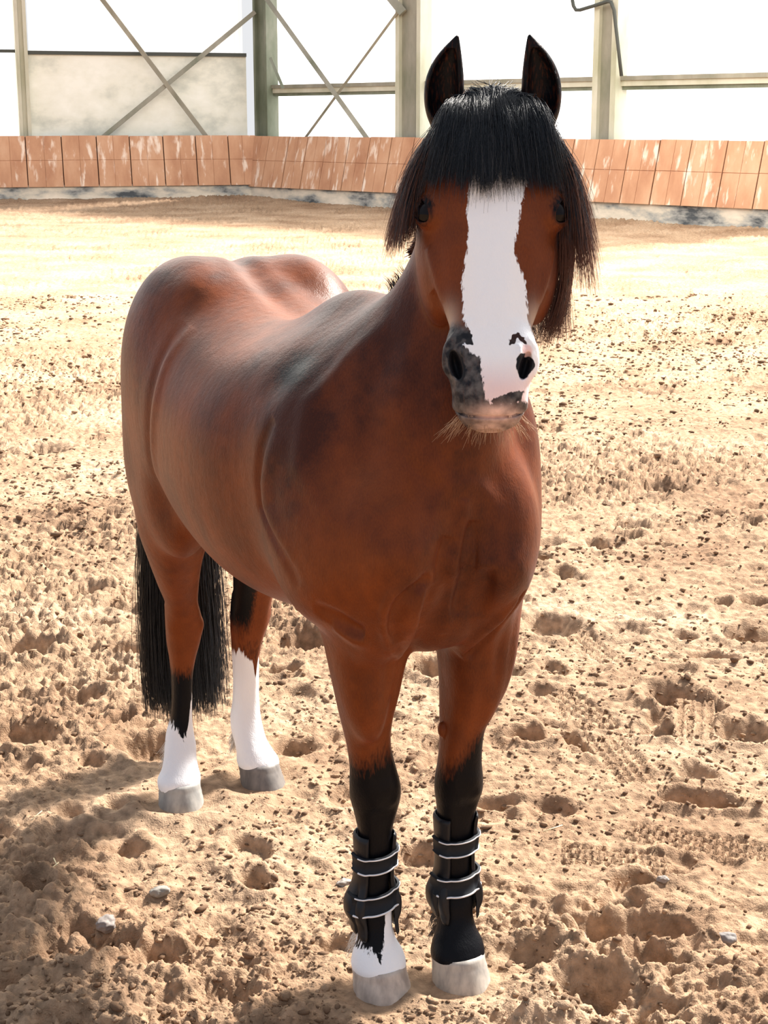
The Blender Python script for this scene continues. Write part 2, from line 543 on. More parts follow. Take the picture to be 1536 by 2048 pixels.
    def on_skin(pts):
        return B_.project(np.atleast_2d(np.array(pts, float)), steps=8, mx=.012)
    def sline(pts, w, amp): S.line(on_skin(pts), w, amp)
    def sbump(c, sig, amp): S.bump(on_skin(c)[0], sig, amp)
    sline([(.662, -.001, .99), (.655, -.001, .96), (.652, -.006, .919), (.648, -.014, .877), (.625, -.004, .824), (.56, .01, .75)], .011, 0.0107)
    sline([(.655, .018, .95), (.650, .012, .90), (.64, .008, .84), (.60, .015, .77)], .014, -0.0221)
    sline([(.655, -.030, .93), (.655, -.045, .89), (.64, -.035, .84)], .014, -0.0146)
    sline([(.657, -.084, .868), (.654, -.112, .858), (.643, -.134, .839), (.627, -.139, .806), (.606, -.128, .763), (.575, -.099, .717), (.524, -.057, .685)], .0085, 0.0125)
    sline([(.657, -.072, .872), (.654, -.104, .846), (.640, -.118, .820), (.615, -.118, .785), (.59, -.10, .74)], .013, -0.0269)
    sline([(.657, -.078, .850), (.648, -.082, .814), (.618, -.079, .765), (.53, -.058, .69)], .012, 0.0125)
    sline([(.655, -.055, .845), (.645, -.058, .80), (.60, -.05, .74)], .015, -0.0221)
    sbump((.654, -.118, .905), .045, 0.0180)
    sline([(.632, .135, .81), (.618, .118, .765), (.585, .098, .722), (.525, .087, .668)], .0085, -0.0318)
    sline([(.628, .120, .80), (.610, .098, .757), (.575, .078, .714), (.52, .07, .665)], .012, 0.0125)
    sbump((.653, .082, .85), .045, 0.0215)
    sline([(.655, .05, .87), (.645, .045, .82), (.61, .05, .76)], .018, -0.0170)
    sline([(.50, -.20, .80), (.536, -.188, .779), (.553, -.168, .762), (.574, -.150, .755)], .014, -0.0245)
    sline([(.52, -.19, .755), (.555, -.165, .735), (.575, -.14, .73)], .014, 0.0107)
    sline([(.375, -.228, 1.10), (.350, -.24, 1.045), (.343, -.244, .985), (.351, -.243, .942), (.393, -.240, .907), (.45, -.235, .872), (.485, -.22, .83)], .013, -.014)
    sline([(.405, -.228, 1.08), (.385, -.24, 1.03), (.378, -.244, .985), (.388, -.243, .945), (.425, -.240, .912), (.48, -.23, .87)], .022, .008)
    sbump((.330, -.19, 1.165), (.05, .06, .05), -.018)                          # hollow behind the shoulder blade
    sline([(.52, -.10, 1.30), (.47, -.135, 1.22), (.44, -.18, 1.13), (.46, -.20, 1.03), (.53, -.185, .96), (.60, -.15, .93)], .022, .008)
    sline([(.55, -.10, 1.27), (.54, -.135, 1.17), (.57, -.15, 1.06), (.62, -.12, .98)], .028, -.010)
    sline([(.587, -.085, 1.26), (.60, -.100, 1.16), (.628, -.081, 1.075), (.652, -.027, 1.01)], .020, .008)
    sbump((-.325, -.190, .80), (.05, .05, .05), -.016)                          # flank
    sline([(-.24, -.16, 1.20), (-.26, -.215, 1.12), (-.275, -.235, 1.04), (-.285, -.235, .957), (-.32, -.213, .862), (-.33, -.19, .794)], .022, -.010)
    sline([(-.20, -.16, 1.20), (-.21, -.21, 1.125), (-.205, -.24, 1.046), (-.225, -.24, .956), (-.265, -.22, .862)], .022, .007)
    sline([(-.66, .045, 1.24), (-.50, .044, 1.32), (-.35, .037, 1.30), (-.18, .022, 1.25), (.02, .008, 1.22)], .028, -.018)   # channel along the loins
    sbump((-.30, -.11, 1.26), (.06, .05, .04), .010)                            # point of hip
    for tab, sg in ((RF, -1), (LF, 1)):
        for zz, am, wd in ((.66, .006, .03), (.60, .005, .03)):
            x, y, hw, fr, bk = leg_at(tab, zz)
            sbump((x + fr * .7, y + hw * .45, zz), (wd, .016, .07), am)
            sbump((x + fr * .9, y - hw * .15, zz - .02), (wd, .012, .08), -am)
        x, y, hw, fr, bk = leg_at(tab, .40)
        sbump((x + fr, y, .405), (.02, .022, .022), .004)
        sbump((x + fr, y + .018, .375), (.02, .012, .012), .003)
        sbump((x + fr, y - .018, .375), (.02, .012, .012), .003)
        sbump((x + fr, y, .345), (.02, .02, .014), -.004)
        x, y, hw, fr, bk = leg_at(tab, .24)
        for ss in (-1, 1):
            sline([(x - .010, y + ss * hw, .32), (x - .010, y + ss * hw, .24), (x - .012, y + ss * hw, .17)], .007, -.005)
    x, y, hw, fr, bk = leg_at(LF, .50)
    S.ell((x - .006, y - hw * 1.02, .500), (.009, .0065, .015), .006)             # chestnut on the inner forearm
    for tab in (RH, LH):
        for ss in (-1, 1):
            x, y, hw, fr, bk = leg_at(tab, .50)
            sline([(x - .022, y + ss * hw * .95, .60), (x - .026, y + ss * hw * .9, .54), (x - .024, y + ss * hw * .9, .48)], .011, -.010)
            x, y, hw, fr, bk = leg_at(tab, .24)
            sline([(x - .008, y + ss * hw, .34), (x - .008, y + ss * hw, .24), (x - .010, y + ss * hw, .17)], .007, -.004)
            x, y, hw, fr, bk = leg_at(tab, .42)
            sbump((x + .012, y + ss * hw, .425), (.018, .012, .018), .004)
        x, y, hw, fr, bk = leg_at(tab, .15)
        sbump((x - bk, y, .125), (.02, .016, .022), .008)
    # ---- face relief
    for s in (-1, 1):
        S.line([HP(s * .120, -.050, .142), HP(s * .108, -.020, .138), HP(s * .092, -.008, .148)], .005, -.004)
        S.line([HP(s * .114, -.045, .126), HP(s * .098, -.012, .122), HP(s * .080, -.002, .134)], .009, .006)
        S.bump(HP(s * .070, -.010, .105), (.022, .022, .022), -.007, rot=HR)     # temple hollow
        S.line([HP(s * .098, -.05, .225), HP(s * .086, -.048, .27), HP(s * .075, -.048, .32)], .010, .006)
        S.line([HP(s * .090, -.075, .29), HP(s * .078, -.072, .33), HP(s * .066, -.07, .37)], .013, -.008)
        S.line([HP(s * .050, -.012, .24), HP(s * .047, -.014, .31), HP(s * .040, -.012, .36)], .016, -.004)
        # nostril: opening and the curl above it
        S.ell(HP(s * .053, -.022, .428), (.0085, .020, .0225), .006, mode='sub', rot=[norm(HS + HA * .28 * s), HN, norm(HA - HS * .28 * s)])
        S.line([HP(s * .058, -.012, .418), HP(s * .060, -.010, .402), HP(s * .052, -.004, .388), HP(s * .040, -.004, .384), HP(s * .034, -.005, .393)], .0045, -.0085)
        S.line([HP(s * .046, -.004, .438), HP(s * .044, -.002, .420), HP(s * .046, -.002, .405), HP(s * .042, -.004, .394)], .0065, .0062)
        S.line([HP(s * .070, -.035, .448), HP(s * .073, -.035, .425), HP(s * .069, -.028, .400), HP(s * .058, -.012, .380)], .008, .0060)
        S.bump(HP(s * .055, -.06, .485), (.012, .018, .012), .004, rot=HR)
    S.line([HP(-.058, -.078, .472), HP(-.052, -.062, .488), HP(-.038, -.042, .500), HP(-.018, -.034, .5045), HP(0, -.033, .505), HP(.018, -.034, .5045), HP(.038, -.042, .500), HP(.052, -.062, .488), HP(.058, -.078, .472)], .0038, -.0095)
    S.line([HP(-.045, -.048, .482), HP(-.02, -.030, .492), HP(0, -.028, .493), HP(.02, -.030, .492), HP(.045, -.048, .482)], .008, .0045)
    S.line([HP(0, -.012, .455), HP(0, -.018, .480)], .006, -.003)
    return S

HORSE_H = float(globals().get('VOX', 0.0037))
SCULPT = build_sculpt()
V, Q = SCULPT.mesh((-.84, -.36, -.005), (.92, .40, 1.86), HORSE_H)
V = SCULPT.project(V)
# refine face: split the head's quads so lips, nostrils and lids stay crisp
def refine(V, Q, sel):
    """split selected quads in 4; neighbours keep their corners, seam midpoints stay on the old edges"""
    E = np.concatenate([Q[sel][:, [0, 1]], Q[sel][:, [1, 2]], Q[sel][:, [2, 3]], Q[sel][:, [3, 0]]])
    Es = np.sort(E, 1)
    key = Es[:, 0] * (len(V) + 1) + Es[:, 1]
    uk, inv, cnt = np.unique(key, return_inverse=True, return_counts=True)
    inv = inv.ravel()
    a = uk // (len(V) + 1); b = uk % (len(V) + 1)
    mid = (V[a] + V[b]) / 2
    n = sel.sum()
    cen = V[Q[sel]].mean(1)
    mi = len(V) + inv
    ci = len(V) + len(uk) + np.arange(n)
    e01, e12, e23, e30 = mi[:n], mi[n:2 * n], mi[2 * n:3 * n], mi[3 * n:]
    q = Q[sel]
    new = np.concatenate([np.stack([q[:, 0], e01, ci, e30], 1), np.stack([e01, q[:, 1], e12, ci], 1),
                          np.stack([ci, e12, q[:, 2], e23], 1), np.stack([e30, ci, e23, q[:, 3]], 1)])
    V2 = np.concatenate([V, mid, cen])
    free = np.concatenate([np.ones(len(V), bool), cnt > 1, np.ones(n, bool)])
    return V2, np.concatenate([Q[~sel], new]), free, len(V)

for lim in (.02, .36):
    C = V[Q].mean(1)
    hu, hv, ht = to_head(C)
    if lim < .1:
        sel = (ht > -.16) & (ht < .60) & (np.abs(hu) < .16) & (hv > -.17)
    else:
        sel = (np.abs(hu) < .13) & (((ht > .365) & (ht < .6) & (hv > -.13)) | ((ht > .11) & (ht < .22) & (np.abs(hu) > .07) & (hv > -.09)))
    V, Q, free, n_old = refine(V, Q, sel)
    newv = np.zeros(len(V), bool); newv[n_old:] = True
    mv = newv & free
    V[mv] = SCULPT.project(V[mv], steps=2)

# ------------------------------------------------------------------ coat markings (hair and skin colours, plus shade painted into some masks)
def poly_sd(x, y, poly):
    poly = np.asarray(poly, float); d = np.full(len(x), 1e9); ins = np.zeros(len(x), bool)
    for i in range(len(poly)):
        ax, ay = poly[i]; bx, by = poly[(i + 1) % len(poly)]
        ex, ey = bx - ax, by - ay
        h = np.clip(((x - ax) * ex + (y - ay) * ey) / (ex * ex + ey * ey), 0, 1)
        d = np.minimum(d, np.hypot(x - ax - h * ex, y - ay - h * ey))
        c = ((ay > y) != (by > y))
        xi = ax + (y - ay) / (by - ay if by != ay else 1e-9) * (bx - ax)
        ins ^= c & (x < xi)
    return np.where(ins, d, -d)

BLAZE = [(-.02, .07), (-.030, .125), (-.037, .154), (-.040, .181), (-.036, .215), (-.039, .246), (-.046, .294), (-.044, .325), (-.042, .361), (-.032, .377), (-.030, .391), (-.044, .399), (-.029, .413),
         (-.016, .419), (-.011, .463), (-.008, .483), (0, .490), (.03, .487), (.052, .482), (.085, .47), (.10, .43), (.085, .395), (.066, .375), (.057, .352), (.055, .323), (.052, .292), (.042, .27),
         (.034, .248), (.040, .206), (.047, .165), (.054, .129), (.05, .10), (.03, .07)]
x_, y_, z_ = V[:, 0], V[:, 1], V[:, 2]
hu, hv, ht = to_head(V)
head = (ht > -.05) & (hv > -.21) & (np.abs(hu) < .15) & (ht < .6) & (z_ > 1.08)
face = head & (hv > -.085)
white = np.full(len(V), -.2)
bl = poly_sd(hu, ht, BLAZE)
white = np.where(face & (hv > -.065), bl, white)
# legs
def leg_bound(tab, pts):
    pts = np.array(pts)
    a = np.array(tab)[::-1]
    yc = np.interp(z_, a[:, 0], a[:, 2])
    return np.interp(y_ - yc, pts[:, 0], pts[:, 1]) - z_
front = (x_ > .1) & (z_ < .75)
hind = (x_ < -.1) & (z_ < .72)
isRF = front & (y_ < .028); isLF = front & (y_ >= .028)
isRH = hind & (y_ < .035); isLH = hind & (y_ >= .035)
white = np.where(isRF, leg_bound(RF, [(-.04, .092), (-.026, .088), (-.016, .072), (-.008, .078), (0, .098), (.006, .13), (.014, .17), (.04, .185)]), white)
white = np.where(isRH, leg_bound(RH, [(-.03, .185), (-.012, .165), (-.004, .150), (.004, .155), (.010, .20), (.016, .245), (.03, .25)]), white)
white = np.where(isLH, leg_bound(LH, [(-.04, .335), (-.01, .325), (.004, .30), (.010, .27), (.016, .275), (.022, .31), (.04, .30)]), white)
black = np.zeros(len(V))
yrel = lambda tab: y_ - np.interp(z_, np.array(tab)[::-1][:, 0], np.array(tab)[::-1][:, 2])
black = np.where(isRF, 1 - smooth01(z_ - .012 * yrel(RF) / .03, .39, .54), black)
black = np.where(isLF, 1 - smooth01(z_ - .040 * yrel(LF) / .03, .40, .54), black)
black = np.where(isRH, (1 - smooth01(z_, .25, .36)) * 1.0, black)
black = np.where(isLH, .35 * (1 - smooth01(z_, .33, .42)) + .75 * (1 - smooth01(yrel(LH), -.028, .004)) * smooth01(z_, .36, .44) * (1 - smooth01(z_, .58, .70)), black)  # second term paints shadow onto the left hind's inner side
# ears, poll
ear = (ht < .045) & (hv > -.16) & (np.abs(hu) > .035) & (z_ > 1.58)
black = np.where(ear, .64, black)
poll = np.exp(-((hu / .06) ** 2 + ((ht + .02) / .06) ** 2))
black = np.maximum(black, np.where(head, poll * .8, 0))
black = np.maximum(black, .75 * np.exp(-(((x_ - .345) / .07) ** 2 + ((y_ + .17) / .07) ** 2 + ((z_ - 1.175) / .045) ** 2)))  # soft black patch over the hollow behind the shoulder blade
# dark rims of eyes
for s in (-1, 1):
    d = np.sqrt(((hu - s * .106) / .026) ** 2 + ((hv + .035) / .035) ** 2 + ((ht - .172) / .030) ** 2)
    black = np.maximum(black, np.where(head, .62 * (1 - smooth01(d, .55, 1.15)), 0))
# bare skin of the muzzle
skin = np.where(head & (hv > -.125), smooth01(ht + .35 * np.clip(-hu, -.02, .06) - .2 * np.clip(hu, 0, .1), .372, .392), 0)
nost = np.zeros(len(V))
for s, r in ((-1, 1.5), (1, 1.0)):
    ru_ = (hu - s * .053) * .94 + s * (ht - .428) * .34; rt_ = (ht - .428) * .94 - s * (hu - s * .053) * .34
    d = np.sqrt((ru_ / (.0125 if s < 0 else .0145)) ** 2 + (rt_ / (.030 if s < 0 else .020)) ** 2) + .35 * (vnoise3(V, 160, 8) - .5)
    nost = np.maximum(nost, np.where(face, 1 - smooth01(d, .8, 1.0), 0))  # dark nostril skin, with the shade of the hollow painted in
    hk = poly_sd(hu, ht, [(s * .028, .398), (s * .030, .384), (s * .040, .378), (s * .052, .386), (s * .054, .396), (s * .046, .394), (s * .041, .388), (s * .036, .398)]) + .006 * (vnoise3(V, 220, 4) - .5)
    nost = np.maximum(nost, np.where(face, .80 * smooth01(hk, -.001, .001), 0))
pinkal = np.where(face, 1 - smooth01(np.sqrt(((hu - .055) / .010) ** 2 + ((ht - .405) / .010) ** 2), .6, 1.1), 0)
lipdark = poly_sd(hu, ht, [(.000, .487), (.012, .482), (.03, .474), (.050, .468), (.046, .482), (.028, .490), (.01, .492)])
white = np.where(face & (nost > .3), np.minimum(white, .02 - nost * .05), white)
white = np.where(face & (lipdark > -.004), np.minimum(white, -lipdark * 2 - .002), white)
pink = np.where(head, np.exp(-(((hu - .012) / .035) ** 2 + ((ht - .503) / .012) ** 2)), 0)
pink = np.maximum(pink, np.where(head, .8 * np.exp(-(((hu - .0) / .026) ** 2 + ((ht - .523) / .012) ** 2)), 0))
pinkw = np.where(face, smooth01(ht, .41, .475) * (np.abs(hu - .018) < .05) * .8, 0)       # pink skin showing in the snip
pinkw = np.maximum(pinkw, pinkal)
pale = np.zeros(len(V))
for s in (-1, 1):
    pale = np.maximum(pale, np.where(head, .75 * np.exp(-(((hu - s * .066) / .018) ** 2 + ((ht - .352) / .028) ** 2 + ((hv + .05) / .04) ** 2)), 0))
pale = np.maximum(pale, np.where(head & (hv > -.10), .9 * np.exp(-(((hu + .055) / .010) ** 2 + ((ht - .487) / .012) ** 2)), 0))
pale = np.maximum(pale, np.where(head & (hv > -.10), .9 * np.exp(-(((hu - .058) / .012) ** 2 + ((ht - .475) / .02) ** 2)), 0))
# bay ground colour: darker along neck crest, shoulder and back, redder on belly, chest, flank
dark = .45 + .30 * smooth01(z_, .95, 1.30) - .20 * smooth01(z_, .9, .6)
dark += .22 * np.exp(-(((x_ - .45) / .13) ** 2 + ((z_ - 1.18) / .16) ** 2))
dark -= .30 * np.exp(-(((x_ + .05) / .22) ** 2 + ((z_ - 1.22) / .07) ** 2))
sv = V * np.array([1.0, 1.0, .55])
dark += .60 * (vnoise3(sv, 7.0, 3) - .5) + .50 * (vnoise3(sv, 17.0, 5) - .5) + .30 * (vnoise3(V, 60.0, 6) - .5)
hw_ = smooth01(hv, -.20, -.10) * smooth01(ht, -.10, .02) * (1 - smooth01(np.abs(hu), .12, .16)) * head
dark = dark * (1 - hw_) + hw_ * (.40 + .45 * (vnoise3(V, 30.0, 9) - .5))
dark = np.clip(dark, 0, 1)

coat = mat('bay_coat', (0.2, .07, .03), 0.42, spec=0.36)
def attr(name):
    n = nd(coat, 'ShaderNodeAttribute'); n.attribute_name = name; return n.outputs['Fac']
def mixc(fac, a, b):
    n = nd(coat, 'ShaderNodeMix', data_type='RGBA')
    if isinstance(fac, (int, float)): n.inputs[0].default_value = fac
    else: lk(coat, fac, n.inputs[0])
    for s, i in ((a, 6), (b, 7)):
        if isinstance(s, tuple): n.inputs[i].default_value = (*s, 1)
        else: lk(coat, s, n.inputs[i])
    return n.outputs[2]
def mth(op, a, b=0.0, c=0.0, clamp=False):
    n = nd(coat, 'ShaderNodeMath', operation=op); n.use_clamp = clamp
    for i, s in enumerate((a, b, c)):
        if isinstance(s, (int, float)): n.inputs[i].default_value = s
        else: lk(coat, s, n.inputs[i])
    return n.outputs[0]
def cnoise(scale, stretch=(1, 1, 1), detail=3):
    tc = nd(coat, 'ShaderNodeTexCoord'); mp = nd(coat, 'ShaderNodeMapping'); mp.inputs['Scale'].default_value = stretch
    lk(coat, tc.outputs['Object'], mp.inputs[0])
    n = nd(coat, 'ShaderNodeTexNoise'); n.inputs['Scale'].default_value = scale; n.inputs['Detail'].default_value = detail
    lk(coat, mp.outputs[0], n.inputs['Vector']); return n.outputs['Fac']
hairn = cnoise(260, (1, 1, .22), 2)
fine = cnoise(420, (1, 1, .35), 2)
mot = cnoise(70, (1, 1, 1), 4)
hb = mth('SUBTRACT', hairn, .5)
dk = mth('ADD', attr('dark'), mth('MULTIPLY', mth('SUBTRACT', fine, .5), .55), clamp=True)
base = mixc(dk, COAT_RED, COAT_DARK)
base = mixc(mth('MULTIPLY', attr('pale'), 1.0), base, (.52, .42, .34))
bk = mth('MULTIPLY_ADD', hb, .7, attr('black'), clamp=True)
bk = mth('MULTIPLY', mth('SUBTRACT', bk, .22, clamp=True), 2.4, clamp=True)
base = mixc(bk, base, (.0030, .0033, .0050))
sk = mth('MULTIPLY', mth('ADD', attr('skin'), mth('MULTIPLY', hb, .6)), mth('GREATER_THAN', attr('skin'), .02), clamp=True)
mot2 = mth('MULTIPLY', mth('SUBTRACT', mot, .36, clamp=True), 3.2, clamp=True)
skc = mixc(mot2, (.008, .010, .015), (.12, .11, .105))
base = mixc(sk, base, skc)
base = mixc(mth('MULTIPLY', attr('pink'), mth('MULTIPLY_ADD', mot, 1.2, .3), clamp=True), base, (.80, .55, .47))
streak = mth('SUBTRACT', cnoise(120, (1, 1, .10), 3), .5)
wh = mth('MULTIPLY_ADD', mth('ADD', mth('MULTIPLY_ADD', hb, .013, attr('white')), mth('MULTIPLY', mth('MULTIPLY', streak, attr('legw')), .075)), mth('MULTIPLY_ADD', attr('legw'), -280.0, 420.0), .5, clamp=True)
whc = mixc(mth('MULTIPLY', attr('pinkw'), .8, clamp=True), (.95, .96, .98), (.86, .55, .52))
base = mixc(wh, base, whc)
base = mixc(attr('nost'), base, (.010, .011, .014))
lk(coat, base, bsdf(coat).inputs['Base Color'])
lk(coat, mth('MULTIPLY_ADD', bk, -.035, .040), bsdf(coat).inputs['Sheen Weight'])
bsdf(coat).inputs['Sheen Tint'].default_value = (.95, .80, .90, 1)
bsdf(coat).inputs['Sheen Roughness'].default_value = 0.4
rg = mth('MULTIPLY_ADD', fine, .16, mth('MULTIPLY_ADD', wh, .2, .35))
lk(coat, rg, bsdf(coat).inputs['Roughness'])
lk(coat, mth('MULTIPLY_ADD', bk, -.04, .17), bsdf(coat).inputs['Specular IOR Level'])
b1 = nd(coat, 'ShaderNodeBump'); b1.inputs['Strength'].default_value = .5; b1.inputs['Distance'].default_value = .0012
lk(coat, fine, b1.inputs['Height'])
b2 = nd(coat, 'ShaderNodeBump'); b2.inputs['Strength'].default_value = .3; b2.inputs['Distance'].default_value = .004
lk(coat, cnoise(60, (1, 1, .5), 4), b2.inputs['Height']); lk(coat, b1.outputs[0], b2.inputs['Normal'])
lk(coat, b2.outputs[0], bsdf(coat).inputs['Normal'])

horse = link(bpy.data.objects.new('horse', None))
horse.location = HO.tolist()
horse.rotation_euler = (0, 0, math.atan2(HFX[1], HFX[0]))
tag(horse, 'bay pony with a broad white blaze and black forelock, standing in the sand', 'horse')
body = mesh_obj('body', V, Q, coat, horse)
for nm, val in (('legw', (z_ < .75).astype(float)), ('white', white), ('black', black), ('skin', skin), ('nost', nost), ('pink', pink), ('pinkw', pinkw), ('pale', pale), ('dark', dark)):
    set_float(body.data, nm, val)

# ------------------------------------------------------------------ eyes
def ellipsoid(c, r, R, nu=32, nv=20):
    vs = []; fs = []
    for j in range(nv + 1):
        ph = math.pi * j / nv
        for i in range(nu):
            th = 2 * math.pi * i / nu
            q = np.array([math.sin(ph) * math.cos(th) * r[0], math.sin(ph) * math.sin(th) * r[1], math.cos(ph) * r[2]])
            vs.append(np.asarray(c) + q @ np.asarray(R))
    for j in range(nv):
        for i in range(nu):
            fs.append((j * nu + i, j * nu + (i + 1) % nu, (j + 1) * nu + (i + 1) % nu, (j + 1) * nu + i))
    return vs, fs
m_eye = mat('eye_brown_black', (.004, .002, .002), .12, spec=.18)
for s in (-1, 1):
    vs, fs = ellipsoid(HP(s * .0965, -.042, .1735), (.0232, .0232, .0232), HR)
    mesh_obj('eye', vs, fs, m_eye, horse)

# ------------------------------------------------------------------ hooves
def hoof_mat(name, c1, c2):
    m = mat(name, c1, .55)
    tc = nd(m, 'ShaderNodeTexCoord'); mp = nd(m, 'ShaderNodeMapping'); mp.inputs['Scale'].default_value = (1, 1, .35)
    nz = nd(m, 'ShaderNodeTexNoise'); nz.inputs['Scale'].default_value = 55; nz.inputs['Detail'].default_value = 5
    rp = nd(m, 'ShaderNodeMix', data_type='RGBA'); rp.inputs[6].default_value = (*c1, 1); rp.inputs[7].default_value = (*c2, 1)
    lk(m, tc.outputs['Object'], mp.inputs[0]); lk(m, mp.outputs[0], nz.inputs['Vector'])
    cr = nd(m, 'ShaderNodeValToRGB'); cr.color_ramp.elements[0].position = .35; cr.color_ramp.elements[1].position = .68
    lk(m, nz.outputs['Fac'], cr.inputs[0]); lk(m, cr.outputs[0], rp.inputs[0]); lk(m, rp.outputs[2], bsdf(m).inputs['Base Color'])
    bp = nd(m, 'ShaderNodeBump'); bp.inputs['Strength'].default_value = .4; bp.inputs['Distance'].default_value = .002
    lk(m, nz.outputs['Fac'], bp.inputs['Height']); lk(m, bp.outputs[0], bsdf(m).inputs['Normal'])
    return m
def hoof(tab, m, zt, tilt, out, width=1.0):
    x, y, hw, fr, bk = leg_at(tab, .05)
    vs = []; fs = []; n = 56; rows = 12
    for j in range(rows + 1):
        k = j / rows
        for i in range(n):
            th = 2 * math.pi * i / n
            c, s_ = math.cos(th), math.sin(th)
            grow = 1.02 + (.20 * k if c > 0 else .14 * k)
            rx = (fr * 1.06 + (.028 + tilt) * k) if c > 0 else (bk * 1.04 + .004 * k)
            ry = hw * grow * width
            bulge = .002 * math.exp(-((k - .06) / .05) ** 2) + .0006 * math.sin(k * 40)
            if c < -.93: rx *= .93
            px = x + (rx + bulge) * c + k * .010
            py = y + (ry + bulge) * s_ + out * k
            ztop = zt + .005 * c
            vs.append((px, py, ztop + (-.030 - ztop) * k))
    for j in range(rows):
        for i in range(n):
            fs.append((j * n + i, j * n + (i + 1) % n, (j + 1) * n + (i + 1) % n, (j + 1) * n + i))
    b = len(vs); vs.append((x + .02, y, -.026)); vs.append((x, y, zt + .002))
    for i in range(n):
        fs.append((b, rows * n + (i + 1) % n, rows * n + i) if 0 else (rows * n + i, rows * n + (i + 1) % n, b))
        fs.append(((i + 1) % n, i, b + 1))
    return mesh_obj('hoof', vs, fs, m, horse)
tag(hoof(RF, hoof_mat('hoof_cream', (.62, .53, .45), (.36, .30, .26)), .046, 0, .004), 'cream coloured hoof')
tag(hoof(LF, hoof_mat('hoof_beige', (.50, .45, .39), (.27, .25, .23)), .050, 0, .003), 'beige grey hoof')
tag(hoof(RH, hoof_mat('hoof_grey', (.42, .41, .38), (.26, .26, .25)), .048, 0, 0), 'grey hoof')
tag(hoof(LH, hoof_mat('hoof_slate', (.24, .22, .20), (.13, .12, .115)), .050, .010, .010), 'dark grey hoof')

# ------------------------------------------------------------------ tendon boots on the front cannons
m_boot = mat('boot_black_leather', (.006, .007, .010), .42, spec=.35)
noise_bump(m_boot, 400, .25, .001)
m_strap = mat('strap_dark_elastic', (.009, .012, .017), .65, spec=.25)
m_pipe = mat('white_piping', (.82, .82, .84), .6)
def leg_ring(tab, z, th, off):
    x, y, hw, fr, bk = leg_at(tab, z)
    c, s_ = math.cos(th), math.sin(th)
    rx = (fr * 1.04 if c > 0 else bk * 1.04) + off
    ry = hw * 1.06 + off
    e = 2 / 2.2
    return np.array([x + rx * abs(c) ** e * (1 if c > 0 else -1), y + ry * abs(s_) ** e * (1 if s_ > 0 else -1), z])
def tendon_boot(tab, ztop, straps, bot):
    # shell wraps sides and back, open in front; two padded lobes hang over each side of the fetlock
    na, nz = 121, 36
    a0 = math.radians(44)
    vs = []; fs = []
    def zb(th):
        d = abs(math.degrees(th))
        lobe1 = math.exp(-((d - 58) / 16) ** 6); lobe2 = math.exp(-((d - 104) / 29) ** 6)
        return bot + .052 - .048 * lobe1 - .042 * lobe2 - (.012 if d > 130 else 0)
    for side in (0, 1):
        for i in range(na):
            th = a0 + (2 * math.pi - 2 * a0) * i / (na - 1)
            th2 = th if th <= math.pi else th - 2 * math.pi
            d = abs(math.degrees(th2))
            for j in range(nz):
                k = j / (nz - 1)
                zz = ztop + (zb(th2) - ztop) * k
                low = smooth01(np.array(.215 - zz), 0, .05)
                lobes = max(math.exp(-((d - 60) / 13) ** 4) * .8, math.exp(-((d - 100) / 22) ** 4))
                off = .0045 + float(low) * (.003 + .012 * lobes * math.sin(min(1, max(0, (.215 - zz) / .085)) * math.pi) ** .7)
                off += .0022 * math.exp(-((d - 78) / 3.5) ** 2) * -1 * float(low)
                edge = min(k, 1 - k, i / (na - 1) * 3, (na - 1 - i) / (na - 1) * 3)
                th_ = .0045 * min(1, edge / .04) ** .5
                vs.append(leg_ring(tab, zz, th2, off + (th_ if side == 0 else -.001)))
    N = na * nz
    for i in range(na - 1):
        for j in range(nz - 1):
            a = i * nz + j
            fs.append((a, a + 1, a + nz + 1, a + nz)); fs.append((N + a, N + a + nz, N + a + nz + 1, N + a + 1))
    for i in range(na - 1):
        for j in (0, nz - 1):
            a = i * nz + j
            fs.append((a, a + nz, N + a + nz, N + a) if j == 0 else (a, N + a, N + a + nz, a + nz))
    for j in range(nz - 1):
        for i in (0, na - 1):
            a = i * nz + j
            fs.append((a, N + a, N + a + 1, a + 1) if i == 0 else (a, a + 1, N + a + 1, N + a))
    boot = mesh_obj('tendon_boot', vs, fs, m_boot, horse)
    for (z1, z2, lop) in straps:
        vs = []; fs = []; mi = []
        n = 90; t0 = math.radians(-100); t1 = math.radians(100)
        prof = [(0, .0), (0, .0032), (.02, .0045), (.05, .0047), (.05, .0060), (.115, .0060), (.12, .0040), (.5, .0038), (.88, .0040), (.885, .0060), (.95, .0060), (.95, .0047), (.97, .0045), (1, .0032), (1, 0)]
        for i in range(n + 1):
            th = t0 + (t1 - t0) * i / n
            d = abs(math.degrees(th))
            zo = lop * math.sin(th) - .004 * math.cos(th)
            base = .0065 + .004 * float(smooth01(np.array(d), 36, 52)) + (.005 if z1 < .21 else 0) * float(smooth01(np.array(d), 40, 75))
            for (k, o) in prof:
                zz = z1 + (z2 - z1) * k + zo
                vs.append(leg_ring(tab, zz, th, base + o))
        m_ = len(prof)
        for i in range(n):
            for j in range(m_ - 1):
                fs.append((i * m_ + j, i * m_ + j + 1, (i + 1) * m_ + j + 1, (i + 1) * m_ + j))
                mi.append(1 if (j in (3, 4, 5, 8, 9, 10)) and abs(t0 + (t1 - t0) * i / n) < math.radians(74) else 0)
        mesh_obj('strap', vs, fs, [m_strap, m_pipe], boot, mat_idx=mi)
    return boot
tendon_boot(RF, .300, [(.268, .233, .004), (.192, .155, .006)], .098)
tendon_boot(LF, .320, [(.282, .248, .002), (.206, .168, .002)], .108)
